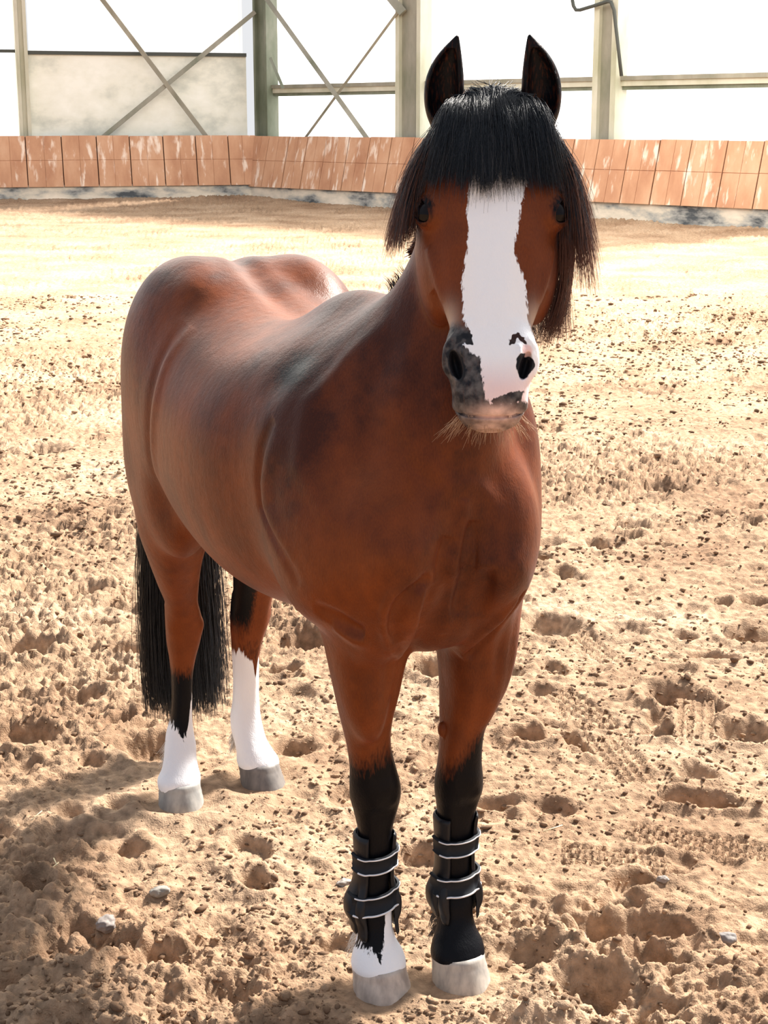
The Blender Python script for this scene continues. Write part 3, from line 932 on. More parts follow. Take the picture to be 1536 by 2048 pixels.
# ------------------------------------------------------------------ the riding hall: two wall runs meeting in a blunt corner
CORNER = np.array([-2.65, 33.5])
RUNS = {'right': (np.array([.6898, -.7240]), np.array([-.7240, -.6898])), 'left': (np.array([-.9598, -.2807]), np.array([.2807, -.9598]))}
def rp(run, s, h, off=0.0):
    d, n = RUNS[run]
    q = CORNER + d * s + n * off
    return (q[0], q[1], h)
def run_s(run, px, h, off=0.0):
    """distance along a run at which the line of sight of column px meets it"""
    d, n = RUNS[run]
    k = (px - 768) / 3200.0
    c, s_ = math.cos(PITCH), math.sin(PITCH)
    b = CORNER + n * off
    # x = k (y c + (1.6-h) s)
    return (k * (b[1] * c + (1.6 - h) * s_) - b[0]) / (d[0] - k * d[1] * c)
class Geo:
    def __init__(self): self.v = []; self.f = []
    def hexa(self, p):          # 8 points: 4 front loop, 4 back loop
        b = len(self.v); self.v += [tuple(q) for q in p]
        self.f += [(b, b + 1, b + 2, b + 3), (b + 7, b + 6, b + 5, b + 4), (b, b + 4, b + 5, b + 1), (b + 1, b + 5, b + 6, b + 2), (b + 2, b + 6, b + 7, b + 3), (b + 3, b + 7, b + 4, b)]
    def rbox(self, run, s0, s1, h0, h1, o0, o1):
        self.hexa([rp(run, s0, h0, o1), rp(run, s1, h0, o1), rp(run, s1, h1, o1), rp(run, s0, h1, o1), rp(run, s0, h0, o0), rp(run, s1, h0, o0), rp(run, s1, h1, o0), rp(run, s0, h1, o0)])
    def bar(self, a, b, w, d):
        a = np.array(a, float); b = np.array(b, float); t = norm(b - a)
        u = norm(np.cross(t, (0, 1, 0.01))); v = norm(np.cross(u, t))
        q = [(-1, -1), (1, -1), (1, 1), (-1, 1)]
        self.hexa([a + u * x * w / 2 + v * y * d / 2 for x, y in q] + [b + u * x * w / 2 + v * y * d / 2 for x, y in q])
    def obj(self, name, m, parent=None):
        o = mesh_obj(name, self.v, self.f, m, parent, smooth=False)
        bm = bmesh.new(); bm.from_mesh(o.data); bmesh.ops.recalc_face_normals(bm, faces=bm.faces); bm.to_mesh(o.data); bm.free()
        return o

def emissive(name, col, strength, ribs=0.0):
    m = mat(name, (.75, .75, .72), .6)
    b = bsdf(m); b.inputs['Emission Strength'].default_value = strength; b.inputs['Emission Color'].default_value = (*col, 1)
    if ribs:
        tc = nd(m, 'ShaderNodeTexCoord')
        wv = nd(m, 'ShaderNodeTexWave'); wv.inputs['Scale'].default_value = 3.2; wv.inputs['Distortion'].default_value = .3
        mr = nd(m, 'ShaderNodeMapRange'); mr.inputs['To Min'].default_value = strength * (1 - ribs); mr.inputs['To Max'].default_value = strength
        lk(m, tc.outputs['Object'], wv.inputs['Vector']); lk(m, wv.outputs['Fac'], mr.inputs['Value']); lk(m, mr.outputs[0], b.inputs['Emission Strength'])
    return m
m_win = emissive('backlit_translucent_sheet', (1.0, 1.0, .985), 1.9)
m_winr = emissive('backlit_ribbed_sheet', (1.0, 1.0, .98), .62, .14)

TOPH = 5.4
UP = -.30           # the cladding stands behind the kick boards
def edges(run, pxs, h=2.5): return [run_s(run, p, h, UP) for p in pxs]
wn_i = 0
def window(run, s0, s1, h0, h1, m):
    global wn_i
    wn_i += 1
    g = Geo(); g.rbox(run, s0, s1, h0, h1, UP - .25, UP - .20)
    tag(g.obj('window_%d' % wn_i, m), kind='structure')
cR = [(515, 541), (798, 848), (1193, 1240), (1640, 1690)]
cRs = [tuple(edges('right', c)) for c in cR]
for a, b in zip(cRs[:-1], cRs[1:]):
    window('right', a[1] - .1, b[0] + .1, 1.2, 2.22, m_win)
    window('right', a[1] - .1, b[0] + .1, 2.22, TOPH, m_win)
sl0, sl1 = edges('left', (57, 33))
sl_out = edges('left', (-1300,))[0]
window('left', .1, sl0 - .05, 2.93, TOPH, m_winr)
window('left', sl1, sl_out, 2.95, TOPH, m_win)
window('left', sl1, sl_out, 1.1, 2.95, m_win)

# concrete slab of the left wall
m_conc = mat('stained_concrete_slab', (.60, .57, .48), .85)
def blotch(m, c_list, scale, stretch, pos, detail=6):
    tc = nd(m, 'ShaderNodeTexCoord'); mp = nd(m, 'ShaderNodeMapping'); mp.inputs['Scale'].default_value = stretch
    nz = nd(m, 'ShaderNodeTexNoise'); nz.inputs['Scale'].default_value = scale; nz.inputs['Detail'].default_value = detail; nz.inputs['Roughness'].default_value = .6
    cr = nd(m, 'ShaderNodeValToRGB')
    els = cr.color_ramp.elements
    while len(els) < len(c_list): els.new(.5)
    for e, p_, c in zip(els, pos, c_list): e.position = p_; e.color = (*c, 1)
    lk(m, tc.outputs['Object'], mp.inputs[0]); lk(m, mp.outputs[0], nz.inputs['Vector']); lk(m, nz.outputs['Fac'], cr.inputs[0])
    lk(m, cr.outputs[0], bsdf(m).inputs['Base Color'])
    return cr.outputs[0]
blotch(m_conc, [(.62, .63, .55), (.88, .87, .76), (.98, .97, .88)], .9, (1, 1, 1.5), (.35, .48, .62), 8)
g = Geo(); g.rbox('left', .05, sl0, 0, 2.90, UP - .30, UP - .12)
tag(g.obj('wall_left', m_conc), kind='structure')
g = Geo(); g.rbox('right', 0, cRs[-1][1], 0, 1.2, UP - .30, UP - .15)
tag(g.obj('wall_right', m_conc), kind='structure')
m_dark = mat('dark_seal_strip', (.06, .065, .055), .6)
g = Geo(); g.rbox('left', .05, sl0, 2.90, 2.97, UP - .20, UP - .06)
tag(g.obj('trim_1', m_dark), kind='structure')
g = Geo(); g.rbox('left', sl1, sl_out, 2.93, 2.99, UP - .20, UP - .08)
tag(g.obj('trim_2', m_dark), kind='structure')

# steel columns
m_steel = mat('galvanised_steel', (.36, .35, .29), .6)
blotch(m_steel, [(.17, .18, .12), (.30, .28, .22), (.42, .40, .32)], 1.6, (1, 1, .4), (.3, .5, .7))
m_steel_l = mat('pale_painted_steel', (.66, .63, .52), .6)
blotch(m_steel_l, [(.42, .42, .28), (.60, .58, .46), (.72, .69, .57)], 1.4, (1, 1, .4), (.3, .5, .7))
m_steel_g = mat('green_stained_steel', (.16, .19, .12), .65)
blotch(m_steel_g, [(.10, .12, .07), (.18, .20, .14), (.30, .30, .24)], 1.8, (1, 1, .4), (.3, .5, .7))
def column(run, s0, s1, label, mf, mw, fl=.09):
    c = link(bpy.data.objects.new('steel_column', None)); c.location = rp(run, (s0 + s1) / 2, 0, UP)
    tag(c, label, 'column', 'steel columns of the hall wall')
    M_ = Matrix.Translation(-c.location)
    def part(nm, a, b, o0, o1, m):
        g = Geo(); g.rbox(run, a, b, 0, TOPH, o0, o1); o = g.obj(nm, m, c); o.data.transform(M_)
    part('flange', s0, s0 + fl, UP - .20, UP + .10, mf)
    part('flange', s1 - fl, s1, UP - .20, UP + .10, mf)
    part('web', s0 + fl, s1 - fl, UP - .10, UP + .02, mw)
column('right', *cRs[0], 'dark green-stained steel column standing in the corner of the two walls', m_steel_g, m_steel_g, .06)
column('right', *cRs[1], 'steel column between the crossed braces and the horse\'s right ear, with a bracket at its top', m_steel_l, m_steel, .10)
column('right', *cRs[2], 'steel column right of the horse\'s head with a thin pipe running across it', m_steel_l, m_steel, .11)
column('left', sl0, sl1, 'narrow cream steel column at the far left beside the concrete slab', m_steel_l, m_steel_l, .07)

# girts between the columns
def girt(a, b, label):
    root = link(bpy.data.objects.new('wall_girt', None)); root.location = rp('right', (a + b) / 2, 2.22, UP)
    tag(root, label, 'beam', 'horizontal girts across the window strips')
    M_ = Matrix.Translation(-root.location)
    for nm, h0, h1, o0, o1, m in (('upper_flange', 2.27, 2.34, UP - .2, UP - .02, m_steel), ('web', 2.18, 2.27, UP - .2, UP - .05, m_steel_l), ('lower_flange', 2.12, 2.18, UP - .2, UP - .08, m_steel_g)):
        g = Geo(); g.rbox('right', a, b, h0, h1, o0, o1); o = g.obj(nm, m, root); o.data.transform(M_)
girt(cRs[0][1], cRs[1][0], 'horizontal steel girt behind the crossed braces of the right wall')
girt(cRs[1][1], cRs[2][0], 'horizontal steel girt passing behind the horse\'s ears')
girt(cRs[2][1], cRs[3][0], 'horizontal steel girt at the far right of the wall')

# diagonal braces: points given along the runs
def wall_pt(run, px, py, off):
    h = 2.5
    for _ in range(6):
        s = run_s(run, px, h, off)
        q = rp(run, s, h, off)
        ang = PITCH + math.atan((py - 1024) / 3200.0)
        h = 1.6 - q[1] * math.tan(ang) if True else h
    return np.array(rp(run, s, h, off))
def brace(run, p0, p1, w, label, m, ext=0.0, off=UP + .12, name='diagonal_brace', group='crossed wall braces'):
    a = wall_pt(run, *p0, off); b = wall_pt(run, *p1, off)
    a = a + (a - b) * ext
    g = Geo(); g.bar(a - a, b - a, w, .05)
    o = g.obj(name, m); o.location = a
    tag(o, label, 'brace' if name != 'gusset_strut' else 'strut', group)
def cross_brace(run, bars, label):
    pts = [(wall_pt(run, *p0, o), wall_pt(run, *p1, o), w) for p0, p1, w, o in bars]
    root = link(bpy.data.objects.new('cross_brace', None)); c = sum(q[1] for q in pts) / len(pts); root.location = c
    tag(root, label, 'brace', 'crossed wall braces')
    for a, b, w in pts:
        g = Geo(); g.bar(a - c, b - c, w, .05); g.obj('brace_bar', m_steel, root)
cross_brace('left', [((190, -20), (418, 280), .085, UP + .16), ((510, 24), (205, 275), .085, UP + .10)], 'crossed flat steel braces in front of the stained concrete slab')
cross_brace('right', [((520, -20), (740, 285), .09, UP + .16), ((797, 22), (606, 282), .05, UP + .12)], 'crossed steel braces in front of the bright window beside the corner column')
brace('right', (541, 116), (566, 176), .06, 'short dark strut between the corner column and the girt', m_steel_g, name='gusset_strut', group=None)
brace('right', (765, -25), (806, 26), .16, 'stout bracket strut at the top of the middle column', m_steel, name='gusset_strut', group=None)

# thin pipe over the right column
def tube(name, pts, r, m, parent=None, n=8):
    pts = [np.asarray(p, float) for p in pts]
    vs = []; fs = []
    for i, p in enumerate(pts):
        t = norm(pts[min(i + 1, len(pts) - 1)] - pts[max(i - 1, 0)])
        u = norm(np.cross(t, (.31, .2, .93))); v = np.cross(t, u)
        for k in range(n):
            a = 2 * math.pi * k / n
            vs.append(p + (u * math.cos(a) + v * math.sin(a)) * r)
    for i in range(len(pts) - 1):
        for k in range(n):
            fs.append((i * n + k, i * n + (k + 1) % n, (i + 1) * n + (k + 1) % n, (i + 1) * n + k))
    fs.append(tuple(range(n))[::-1]); fs.append(tuple((len(pts) - 1) * n + k for k in range(n)))
    return mesh_obj(name, vs, fs, m, parent)
pp = [wall_pt('right', x, y, UP + .18) for x, y in ((1143, -10), (1147, 12), (1152, 20), (1160, 20), (1190, 11), (1215, 3), (1222, 4), (1228, 20), (1236, 90), (1243, 152))]
tag(tube('wall_pipe', pp, .03, m_dark), 'thin dark pipe bent across the top of the right column', 'pipe')

# kick boards leaning outwards, and the concrete footing under them
m_board = mat('red_brown_kick_board', (.5, .25, .16), .75)
bc = blotch(m_board, [(.44, .205, .11), (.57, .305, .175), (.68, .41, .26)], 2.2, (1, 1, .35), (.3, .5, .72), 7)
_tc = nd(m_board, 'ShaderNodeTexCoord'); _mp = nd(m_board, 'ShaderNodeMapping'); _mp.inputs['Scale'].default_value = (5.0, 5.0, .75)
_nz = nd(m_board, 'ShaderNodeTexNoise'); _nz.inputs['Scale'].default_value = 1.5; _nz.inputs['Detail'].default_value = 4; _nz.inputs['Roughness'].default_value = .55
_cr = nd(m_board, 'ShaderNodeValToRGB'); _cr.color_ramp.elements[0].position = .565; _cr.color_ramp.elements[1].position = .68
_mx = nd(m_board, 'ShaderNodeMix', data_type='RGBA'); _mx.inputs[7].default_value = (.85, .68, .55, 1)
lk(m_board, _tc.outputs['Object'], _mp.inputs[0]); lk(m_board, _mp.outputs[0], _nz.inputs['Vector']); lk(m_board, _nz.outputs['Fac'], _cr.inputs[0])
lk(m_board, _cr.outputs[0], _mx.inputs[0]); lk(m_board, bc, _mx.inputs[6]); lk(m_board, _mx.outputs[2], bsdf(m_board).inputs['Base Color'])
m_gap = mat('dark_board_gap', (.12, .045, .025), .9)
def kick(run, pxs, label, htop, hbot):
    root = link(bpy.data.objects.new('kick_board_fence', None)); root.location = rp(run, 0, 0, 0)
    tag(root, label, 'fence')
    M_ = Matrix.Translation(-root.location)
    ss = sorted(run_s(run, p, 1.3, 0.0) for p in pxs)
    rng = random.Random(5 if run == 'left' else 9)
    for a, b in zip(ss[:-1], ss[1:]):
        g = Geo()
        ht = htop + rng.uniform(-.006, .006)
        o = rng.uniform(-.006, .006)
        def slab(a, b, h0, h1, th):
            f = lambda h: .24 * (ht - h) / (ht - hbot) + o
            g.hexa([rp(run, a, h0, f(h0) + th), rp(run, b, h0, f(h0) + th), rp(run, b, h1, f(h1) + th), rp(run, a, h1, f(h1) + th),
                    rp(run, a, h0, f(h0) - .03), rp(run, b, h0, f(h0) - .03), rp(run, b, h1, f(h1) - .03), rp(run, a, h1, f(h1) - .03)])
        mid = (a + b) / 2
        mh = hbot + (ht - hbot) * .52
        e = .010
        # four raised panels of one board, thin shadow lines between them
        slab(a + e, b - e, hbot, ht, 0)
        for (q0, q1) in ((a + e, mid - .004), (mid + .004, b - e)):
            slab(q0, q1, hbot, mh - .005, .012); slab(q0, q1, mh + .005, ht, .012)
        ob = g.obj('board', m_board, root); ob.data.transform(M_)
    g = Geo()
    g.hexa([rp(run, ss[0], hbot, .24 - .05), rp(run, ss[-1], hbot, .24 - .05), rp(run, ss[-1], htop - .02, -.05), rp(run, ss[0], htop - .02, -.05),
            rp(run, ss[0], hbot, .24 - .09), rp(run, ss[-1], hbot, .24 - .09), rp(run, ss[-1], htop - .02, -.09), rp(run, ss[0], htop - .02, -.09)])
    ob = g.obj('backing_rail', m_gap, root); ob.data.transform(M_)
kick('left', [-1290, -1190, -1095, -1005, -920, -835, -750, -665, -580, -500, -420, -340, -265, -190, -130, -70, -15, 50, 122, 192, 258, 325, 390, 455, 511], 'red-brown kick boards of the left wall, in front of the concrete slab', 1.345, .37)
kick('right', [510, 540, 580, 617, 655, 700, 742, 785, 830, 876, 922, 968, 1014, 1058, 1100, 1150, 1200, 1262, 1322, 1385, 1457, 1530, 1605, 1685], 'red-brown kick boards of the right wall, under the bright windows', 1.335, .335)
m_foot = mat('stained_concrete_footing', (.4, .36, .3), .85)
blotch(m_foot, [(.07, .08, .09), (.36, .36, .34), (.64, .58, .48), (.85, .75, .62)], 1.2, (1, 1, 2.5), (.36, .44, .52, .66), 8)
for run, s1 in (('left', run_s('left', -1290, .2, .2)), ('right', run_s('right', 1685, .2, .2))):
    g = Geo(); g.rbox(run, -.05, s1, -.15, .40, .02, .20)
    tag(g.obj('baseboard_' + run, m_foot), kind='structure')
# ------------------------------------------------------------------ sand floor: one dense relief
rs = np.random.RandomState(11)
rows = [1.9]
while rows[-1] < 36.5:
    rows.append(rows[-1] + GROUND_STEP * rows[-1] ** 2 / 5120.0 + .0008)
rows = np.array(rows)
NC = int(GROUND_COLS)
tt = np.linspace(-1, 1, NC)
uu = tt * (.55 + .45 * tt * tt)
GX = np.outer(.46 * rows + .9, uu)
GY = np.outer(rows, np.ones(NC))
near = 1 - smooth01(GY, 7, 16)
far = np.clip(.35 + .65 * near, 0, 1)
rough_mask = smooth01(fbm2(GX * .8, GY * .8, 3, 40), .38, .62)
amp_ = .9 + .95 * smooth01(GY, 2.9, 6.0)
h = (fbm2(GX * .9, GY * .9, 3, 1) - .5) * .040
h += (fbm2(GX * 3.4, GY * 3.4, 3, 7) - .5) * .030
cl = fbm2(GX * 11, GY * 11, 3, 13)
h += (np.abs(cl - .5) * -2 + .35) * .010 * (.35 + .8 * rough_mask)
cl2 = fbm2(GX * 34, GY * 40, 2, 23)
h += (smooth01(cl2, .44, .60) - .3) * .0105 * (.35 + .85 * rough_mask) * amp_
cl3 = fbm2(GX * 75 + 3, GY * 85, 2, 29)
h += (smooth01(cl3, .50, .66)) * .0070 * (.4 + .8 * rough_mask) * amp_
h += (fbm2(GX * 95, GY * 95, 3, 33) - .5) * .0075 * (.35 + .9 * rough_mask)
h += (vnoise2(GX * 300, GY * 300, 61) - .5) * .0022
h *= np.where(GY < 2.3, .8, 1)
halfw = .46 * rows + .9

def region(cx, cy, r):
    j0, j1 = np.searchsorted(rows, [cy - r, cy + r])
    if j1 <= j0: return None
    w = .46 * cy + .9
    t0, t1 = (cx - r) / w * 1.05, (cx + r) / w * 1.05
    if cx - r < 0: t0 = (cx - r) / (w * .93)
    i0, i1 = np.searchsorted(uu, [min(t0, (cx - r) / (w * .9)), max(t1, (cx + r) / (w * .9))])
    if i1 <= i0: return None
    return np.s_[j0:j1, max(i0, 0):i1]

def print_mark(cx, cy, L, W, depth, ang, rim=.5):
    sl = region(cx, cy, L * 2.6)
    if sl is None: return
    dx = GX[sl] - cx; dy = GY[sl] - cy
    c, s = math.cos(ang), math.sin(ang)
    a = (dx * c + dy * s) / W; b = (-dx * s + dy * c) / L
    d = np.sqrt(a * a + b * b) + .30 * (vnoise2(GX[sl] * 14, GY[sl] * 14, 5) - .5) + .10 * (vnoise2(GX[sl] * 60, GY[sl] * 60, 6) - .5)
    h[sl] += -depth * (1 - smooth01(d, .55, 1.0)) + rim * depth * np.exp(-((d - 1.25) / .28) ** 2)

# hoof prints all over the arena
n = 2200
py_ = 2.2 + 26 * rs.rand(n) ** 1.5
px_ = (rs.rand(n) * 2 - 1) * (.34 * py_ + .6)
for cx, cy in zip(px_, py_):
    print_mark(cx, cy, rs.uniform(.035, .085), rs.uniform(.035, .075), .006 + .034 * rs.rand() ** 2.2, rs.uniform(0, 3.14), rs.uniform(.1, .5))
# larger scoops seen in the foreground
for cx, cy, L, W, dp, an in [(.27, 2.84, .060, .08, .065, .3), (.50, 2.96, .070, .17, .048, .12), (-.545, 2.87, .09, .035, .06, -.5), (-.49, 3.60, .09, .12, .03, 0), (.137, 4.52, .10, .06, .05, .2),
                             (.269, 3.60, .03, .07, .03, 0), (.77, 4.06, .05, .10, .035, .2), (.544, 5.0, .12, .10, .05, 0), (1.26, 6.99, .12, .12, .05, 0), (-1.036, 5.41, .1, .09, .05, 0),
                             (-1.105, 4.75, .12, .10, .07, 0), (.768, 3.61, .05, .10, .05, -.2), (.97, 4.04, .08, .09, .04, 0), (-.23, 4.80, .09, .13, .04, 0), (-1.7, 7.9, .15, .12, .05, 0),
                             (.816, 4.31, .08, .08, .05, 0), (1.176, 4.9, .1, .09, .05, 0), (-.61, 3.93, .09, .11, .05, 0), (-.97, 4.0, .1, .12, .05, 0), (-.33, 2.95, .09, .07, .02, 0),
                             (-.75, 3.1, .15, .18, -.02, 0), (-.60, 2.72, .14, .26, -.02, 0), (.70, 2.75, .18, .24, -.022, .3), (.25, 2.62, .07, .12, -.025, .2), (.38, 3.02, .07, .10, -.012, 0)]:
    print_mark(cx, cy, L, W, dp, an, .35)

# lugged sole prints
def sole_print(cx, cy, L, W, ang, depth=.010):
    sl = region(cx, cy, L * 1.4)
    if sl is None: return
    dx = GX[sl] - cx; dy = GY[sl] - cy
    c, s = math.cos(ang), math.sin(ang)
    a = dx * c + dy * s; b = -dx * s + dy * c
    ins = smooth01(1.08 - np.maximum(np.abs(a) / W, np.abs(b) / L), 0, .10)
    lug = smooth01(np.abs(((a / .026) % 1) - .5), .33, .43) + smooth01(np.abs((((b + .013 * np.floor(a / .026)) / .032) % 1) - .5), .34, .44)
    h[sl] = h[sl] * (1 - .95 * ins) + ins * (-depth + .013 * np.clip(lug, 0, 1) + .95 * h[sl].mean())
for q in [(.61, 3.87, .15, .055, .15), (.549, 4.23, .14, .05, .4), (.857, 4.15, .16, .055, -.2), (.72, 3.39, .16, .055, 1.2), (.519, 3.31, .12, .045, 1.35), (.66, 4.75, .14, .05, .3)]:
    sole_print(*q)

# sand packed around the four hooves
FEET = []
for tab in (RF, LF, RH, LH):
    x, y, hw, fr, bk = leg_at(tab, .05)
    q = HO + HFX * (x + .012) + HFY * y
    FEET.append(q)
for k, q in enumerate(FEET):
    sl = region(q[0], q[1], .34)
    d = np.hypot(GX[sl] - q[0], GY[sl] - q[1])
    w = 1 - smooth01(d, .07, .26)
    h[sl] = h[sl] * (1 - .85 * w) + w * (-.002 if k < 2 else .002)
    h[sl] += .012 * np.exp(-((d - .12) / .035) ** 2) * (.4 + vnoise2(GX[sl] * 18, GY[sl] * 18, 77)) - .006 * np.exp(-((d - .075) / .02) ** 2)
# sand banked up against the footing
for run in ('left', 'right'):
    d, n_ = RUNS[run]
    dist = (GX - CORNER[0]) * n_[0] + (GY - CORNER[1]) * n_[1]
    h += .11 * np.exp(-np.clip(dist, 0, 9) / .9) * (.6 + .8 * fbm2(GX * .6, GY * .6, 2, 90)) * (1.35 if run == 'left' else .55)
GH = h
nr = len(rows)
vg = np.stack([GX, GY, h], -1).reshape(-1, 3)
ii = np.arange(nr * NC).reshape(nr, NC)
fg = np.stack([ii[:-1, :-1], ii[:-1, 1:], ii[1:, 1:], ii[1:, :-1]], -1).reshape(-1, 4)
# the arena goes on outside the picture
b0 = len(vg)
w0, w1 = GX[0, -1], GX[-1, -1]
ring = [(-w0, 1.9, -.01), (w0, 1.9, -.01), (w1, rows[-1], -.01), (-w1, rows[-1], -.01), (-26, -14, -.01), (26, -14, -.01), (26, 44, -.01), (-26, 44, -.01)]
vg = np.concatenate([vg, np.array(ring)])
fg = np.concatenate([fg, b0 + np.array([(4, 5, 1, 0), (5, 6, 2, 1), (6, 7, 3, 2), (7, 4, 0, 3)])])
m_sand = mat('riding_sand', (.5, .36, .24), .95, spec=.15)
sc1 = blotch(m_sand, [SAND_DARK, SAND_MID, SAND_LIGHT], 1.1, (1, 1, 1), (.32, .5, .68), 9)
_tc = nd(m_sand, 'ShaderNodeTexCoord')
_n1 = nd(m_sand, 'ShaderNodeTexNoise'); _n1.inputs['Scale'].default_value = 38; _n1.inputs['Detail'].default_value = 6; lk(m_sand, _tc.outputs['Object'], _n1.inputs['Vector'])
_hs = nd(m_sand, 'ShaderNodeMapRange'); _hs.inputs['From Min'].default_value = .3; _hs.inputs['From Max'].default_value = .7; _hs.inputs['To Min'].default_value = .55; _hs.inputs['To Max'].default_value = 1.28
lk(m_sand, _n1.outputs['Fac'], _hs.inputs['Value'])
_mu = nd(m_sand, 'ShaderNodeVectorMath', operation='SCALE'); lk(m_sand, sc1, _mu.inputs[0]); lk(m_sand, _hs.outputs[0], _mu.inputs['Scale'])
lk(m_sand, _mu.outputs[0], bsdf(m_sand).inputs['Base Color'])
_b0 = nd(m_sand, 'ShaderNodeTexNoise'); _b0.inputs['Scale'].default_value = 14; _b0.inputs['Detail'].default_value = 5; lk(m_sand, _tc.outputs['Object'], _b0.inputs['Vector'])
_b1 = nd(m_sand, 'ShaderNodeTexNoise'); _b1.inputs['Scale'].default_value = 260; _b1.inputs['Detail'].default_value = 4; lk(m_sand, _tc.outputs['Object'], _b1.inputs['Vector'])
_bp = nd(m_sand, 'ShaderNodeBump'); _bp.inputs['Strength'].default_value = .8; _bp.inputs['Distance'].default_value = .004; lk(m_sand, _b1.outputs['Fac'], _bp.inputs['Height'])
_bq = nd(m_sand, 'ShaderNodeBump'); _bq.inputs['Strength'].default_value = .6; _bq.inputs['Distance'].default_value = .03; lk(m_sand, _b0.outputs['Fac'], _bq.inputs['Height']); lk(m_sand, _bp.outputs[0], _bq.inputs['Normal'])
lk(m_sand, _bq.outputs[0], bsdf(m_sand).inputs['Normal'])
floor = mesh_obj('floor', vg, fg, m_sand)
tag(floor, kind='structure')

def ground_z(x, y):
    x = np.atleast_1d(x); y = np.atleast_1d(y)
    j = np.clip(np.searchsorted(rows, y), 0, nr - 1)
    i = np.clip(np.searchsorted(uu, x / (.46 * rows[j] + .9)), 0, NC - 1)
    return GH[j, i]

# crumbs and clods of sand
def lump(sub=1, seed=0):
    bm = bmesh.new(); bmesh.ops.create_icosphere(bm, subdivisions=sub, radius=1.0)
    v = np.array([q.co[:] for q in bm.verts]); f = np.array([[l.index for l in q.verts] for q in bm.faces]); bm.free()
    v *= (1 + .55 * (vnoise3(v + 10, 1.7, seed) - .5) + .25 * (vnoise3(v + 10, 4.1, seed + 1) - .5))[:, None]
    return v, f
lumps = [lump(1, k * 7) for k in range(8)]
N = CLODS
cy = 2.25 + 13 * rs.rand(N * 2) ** 1.55
cx = (rs.rand(N * 2) * 2 - 1) * (.30 * cy + .25)
keep = rs.rand(N * 2) < .22 + .85 * smooth01(fbm2(cx * 1.3, cy * 1.3, 3, 55), .42, .60)
for q in FEET:
    keep &= np.hypot(cx - q[0], cy - q[1]) > .085
cx = cx[keep][:N]; cy = cy[keep][:N]
VV = ([], []); FF = ([], []); nb_ = [0, 0]
shaded = rs.rand(len(cx)) < .50
rad = .0017 + .0060 * rs.rand(len(cx)) ** 3.0 + .009 * (rs.rand(len(cx)) < .035) * rs.rand(len(cx))
gz = ground_z(cx, cy)
for k in range(len(cx)):
    v, f = lumps[k % 8]
    a = rs.rand() * 6.28; c, s = math.cos(a), math.sin(a)
    sc = rad[k] * (1 + .13 * max(0, cy[k] - 3.5)) * np.array([rs.uniform(.8, 1.9), rs.uniform(.6, 1.1), rs.uniform(.35, .85)])
    w = v * sc
    w = np.stack([w[:, 0] * c - w[:, 1] * s, w[:, 0] * s + w[:, 1] * c, w[:, 2]], 1) + (cx[k], cy[k], gz[k] + sc[2] * .15)
    b = int(shaded[k]); VV[b].append(w); FF[b].append(f + nb_[b]); nb_[b] += len(w)
m_shade = mat('shade_sand', (.16, .098, .06), .9, spec=.15)  # darker crumbs: specks of shadow and dirt put in as colour
noise_bump(m_shade, 300, .5, .002)
tag(mesh_obj('shade_clods', np.concatenate(VV[1]), np.concatenate(FF[1]), m_shade), 'dark crumbs of sand standing in for specks of shadow and dirt among the pale ones', 'sand', kind='stuff')
tag(mesh_obj('sand_clods', np.concatenate(VV[0]), np.concatenate(FF[0]), m_sand), 'loose crumbs and small clods of sand scattered over the arena floor', 'sand', kind='stuff')

# single stones and straws
def stone(name, x, y, r, ang, col, label, group=None, seed=3):
    v, f = lump(4, seed)
    m = mat(name + '_stone', col, .7); noise_bump(m, 90, .3, .002)
    o = mesh_obj(name, v * np.array(r), f, m)
    o.location = (x, y, float(ground_z(x, y)[0]) + r[2] * .45); o.rotation_euler = (0, 0, ang)
    tag(o, label, 'stone', group)
stone('pebble', -.479, 3.132, (.021, .014, .012), .3, (0.260, 0.242, 0.211), 'smooth pale pebble lying alone left of the front hooves', seed=3)
stone('pebble', -.57, 2.99, (.022, .018, .015), 1.0, (0.223, 0.192, 0.174), 'grey-brown stone on the rim of the scoop at the lower left', seed=8)
stone('pebble', .683, 2.895, (.020, .015, .013), .2, (0.205, 0.186, 0.174), 'round grey stone at the lower right on the sand bank', seed=12)
stone('pebble', .47, 2.925, (.016, .013, .012), .8, (0.236, 0.205, 0.180), 'angular stone lying in the wide scoop right of the front hooves', seed=17)
stone('pebble', .40, 2.955, (.012, .012, .012), .8, (0.186, 0.155, 0.136), 'small dark stone at the left end of the wide scoop', seed=21)
stone('pebble', -.085, 3.191, (.016, .012, .008), .4, (0.310, 0.279, 0.248), 'flat pale stone behind the booted right foreleg', seed=25)
stone('pebble', .60, 3.16, (.013, .010, .008), .1, (0.248, 0.211, 0.186), 'small brown stone in the loose gravel at the right', seed=29)
m_straw = mat('dry_straw', (.80, .68, .42), .6)
for (x, y, an, L, lab) in ((-.715, 3.191, 1.1, .030, 'short pale straw crossing another at the lower left'), (-.712, 3.188, 2.0, .028, 'pale straw lying under the other at the lower left'),
                           (-.807, 3.444, 1.2, .045, 'thin straw lying alone at the left'), (.391, 3.43, .5, .055, 'long pale straw in the sand right of the forelegs')):
    z0 = float(ground_z(x, y)[0]) + .006
    dx, dy = math.cos(an) * L / 2, math.sin(an) * L / 2
    o = tube('straw', [(-dx, -dy, .001), (0, 0, .004), (dx, dy, .006)], .0013, m_straw, n=6); o.location = (x, y, z0)
    tag(o, lab, 'straw', 'bits of straw on the sand')
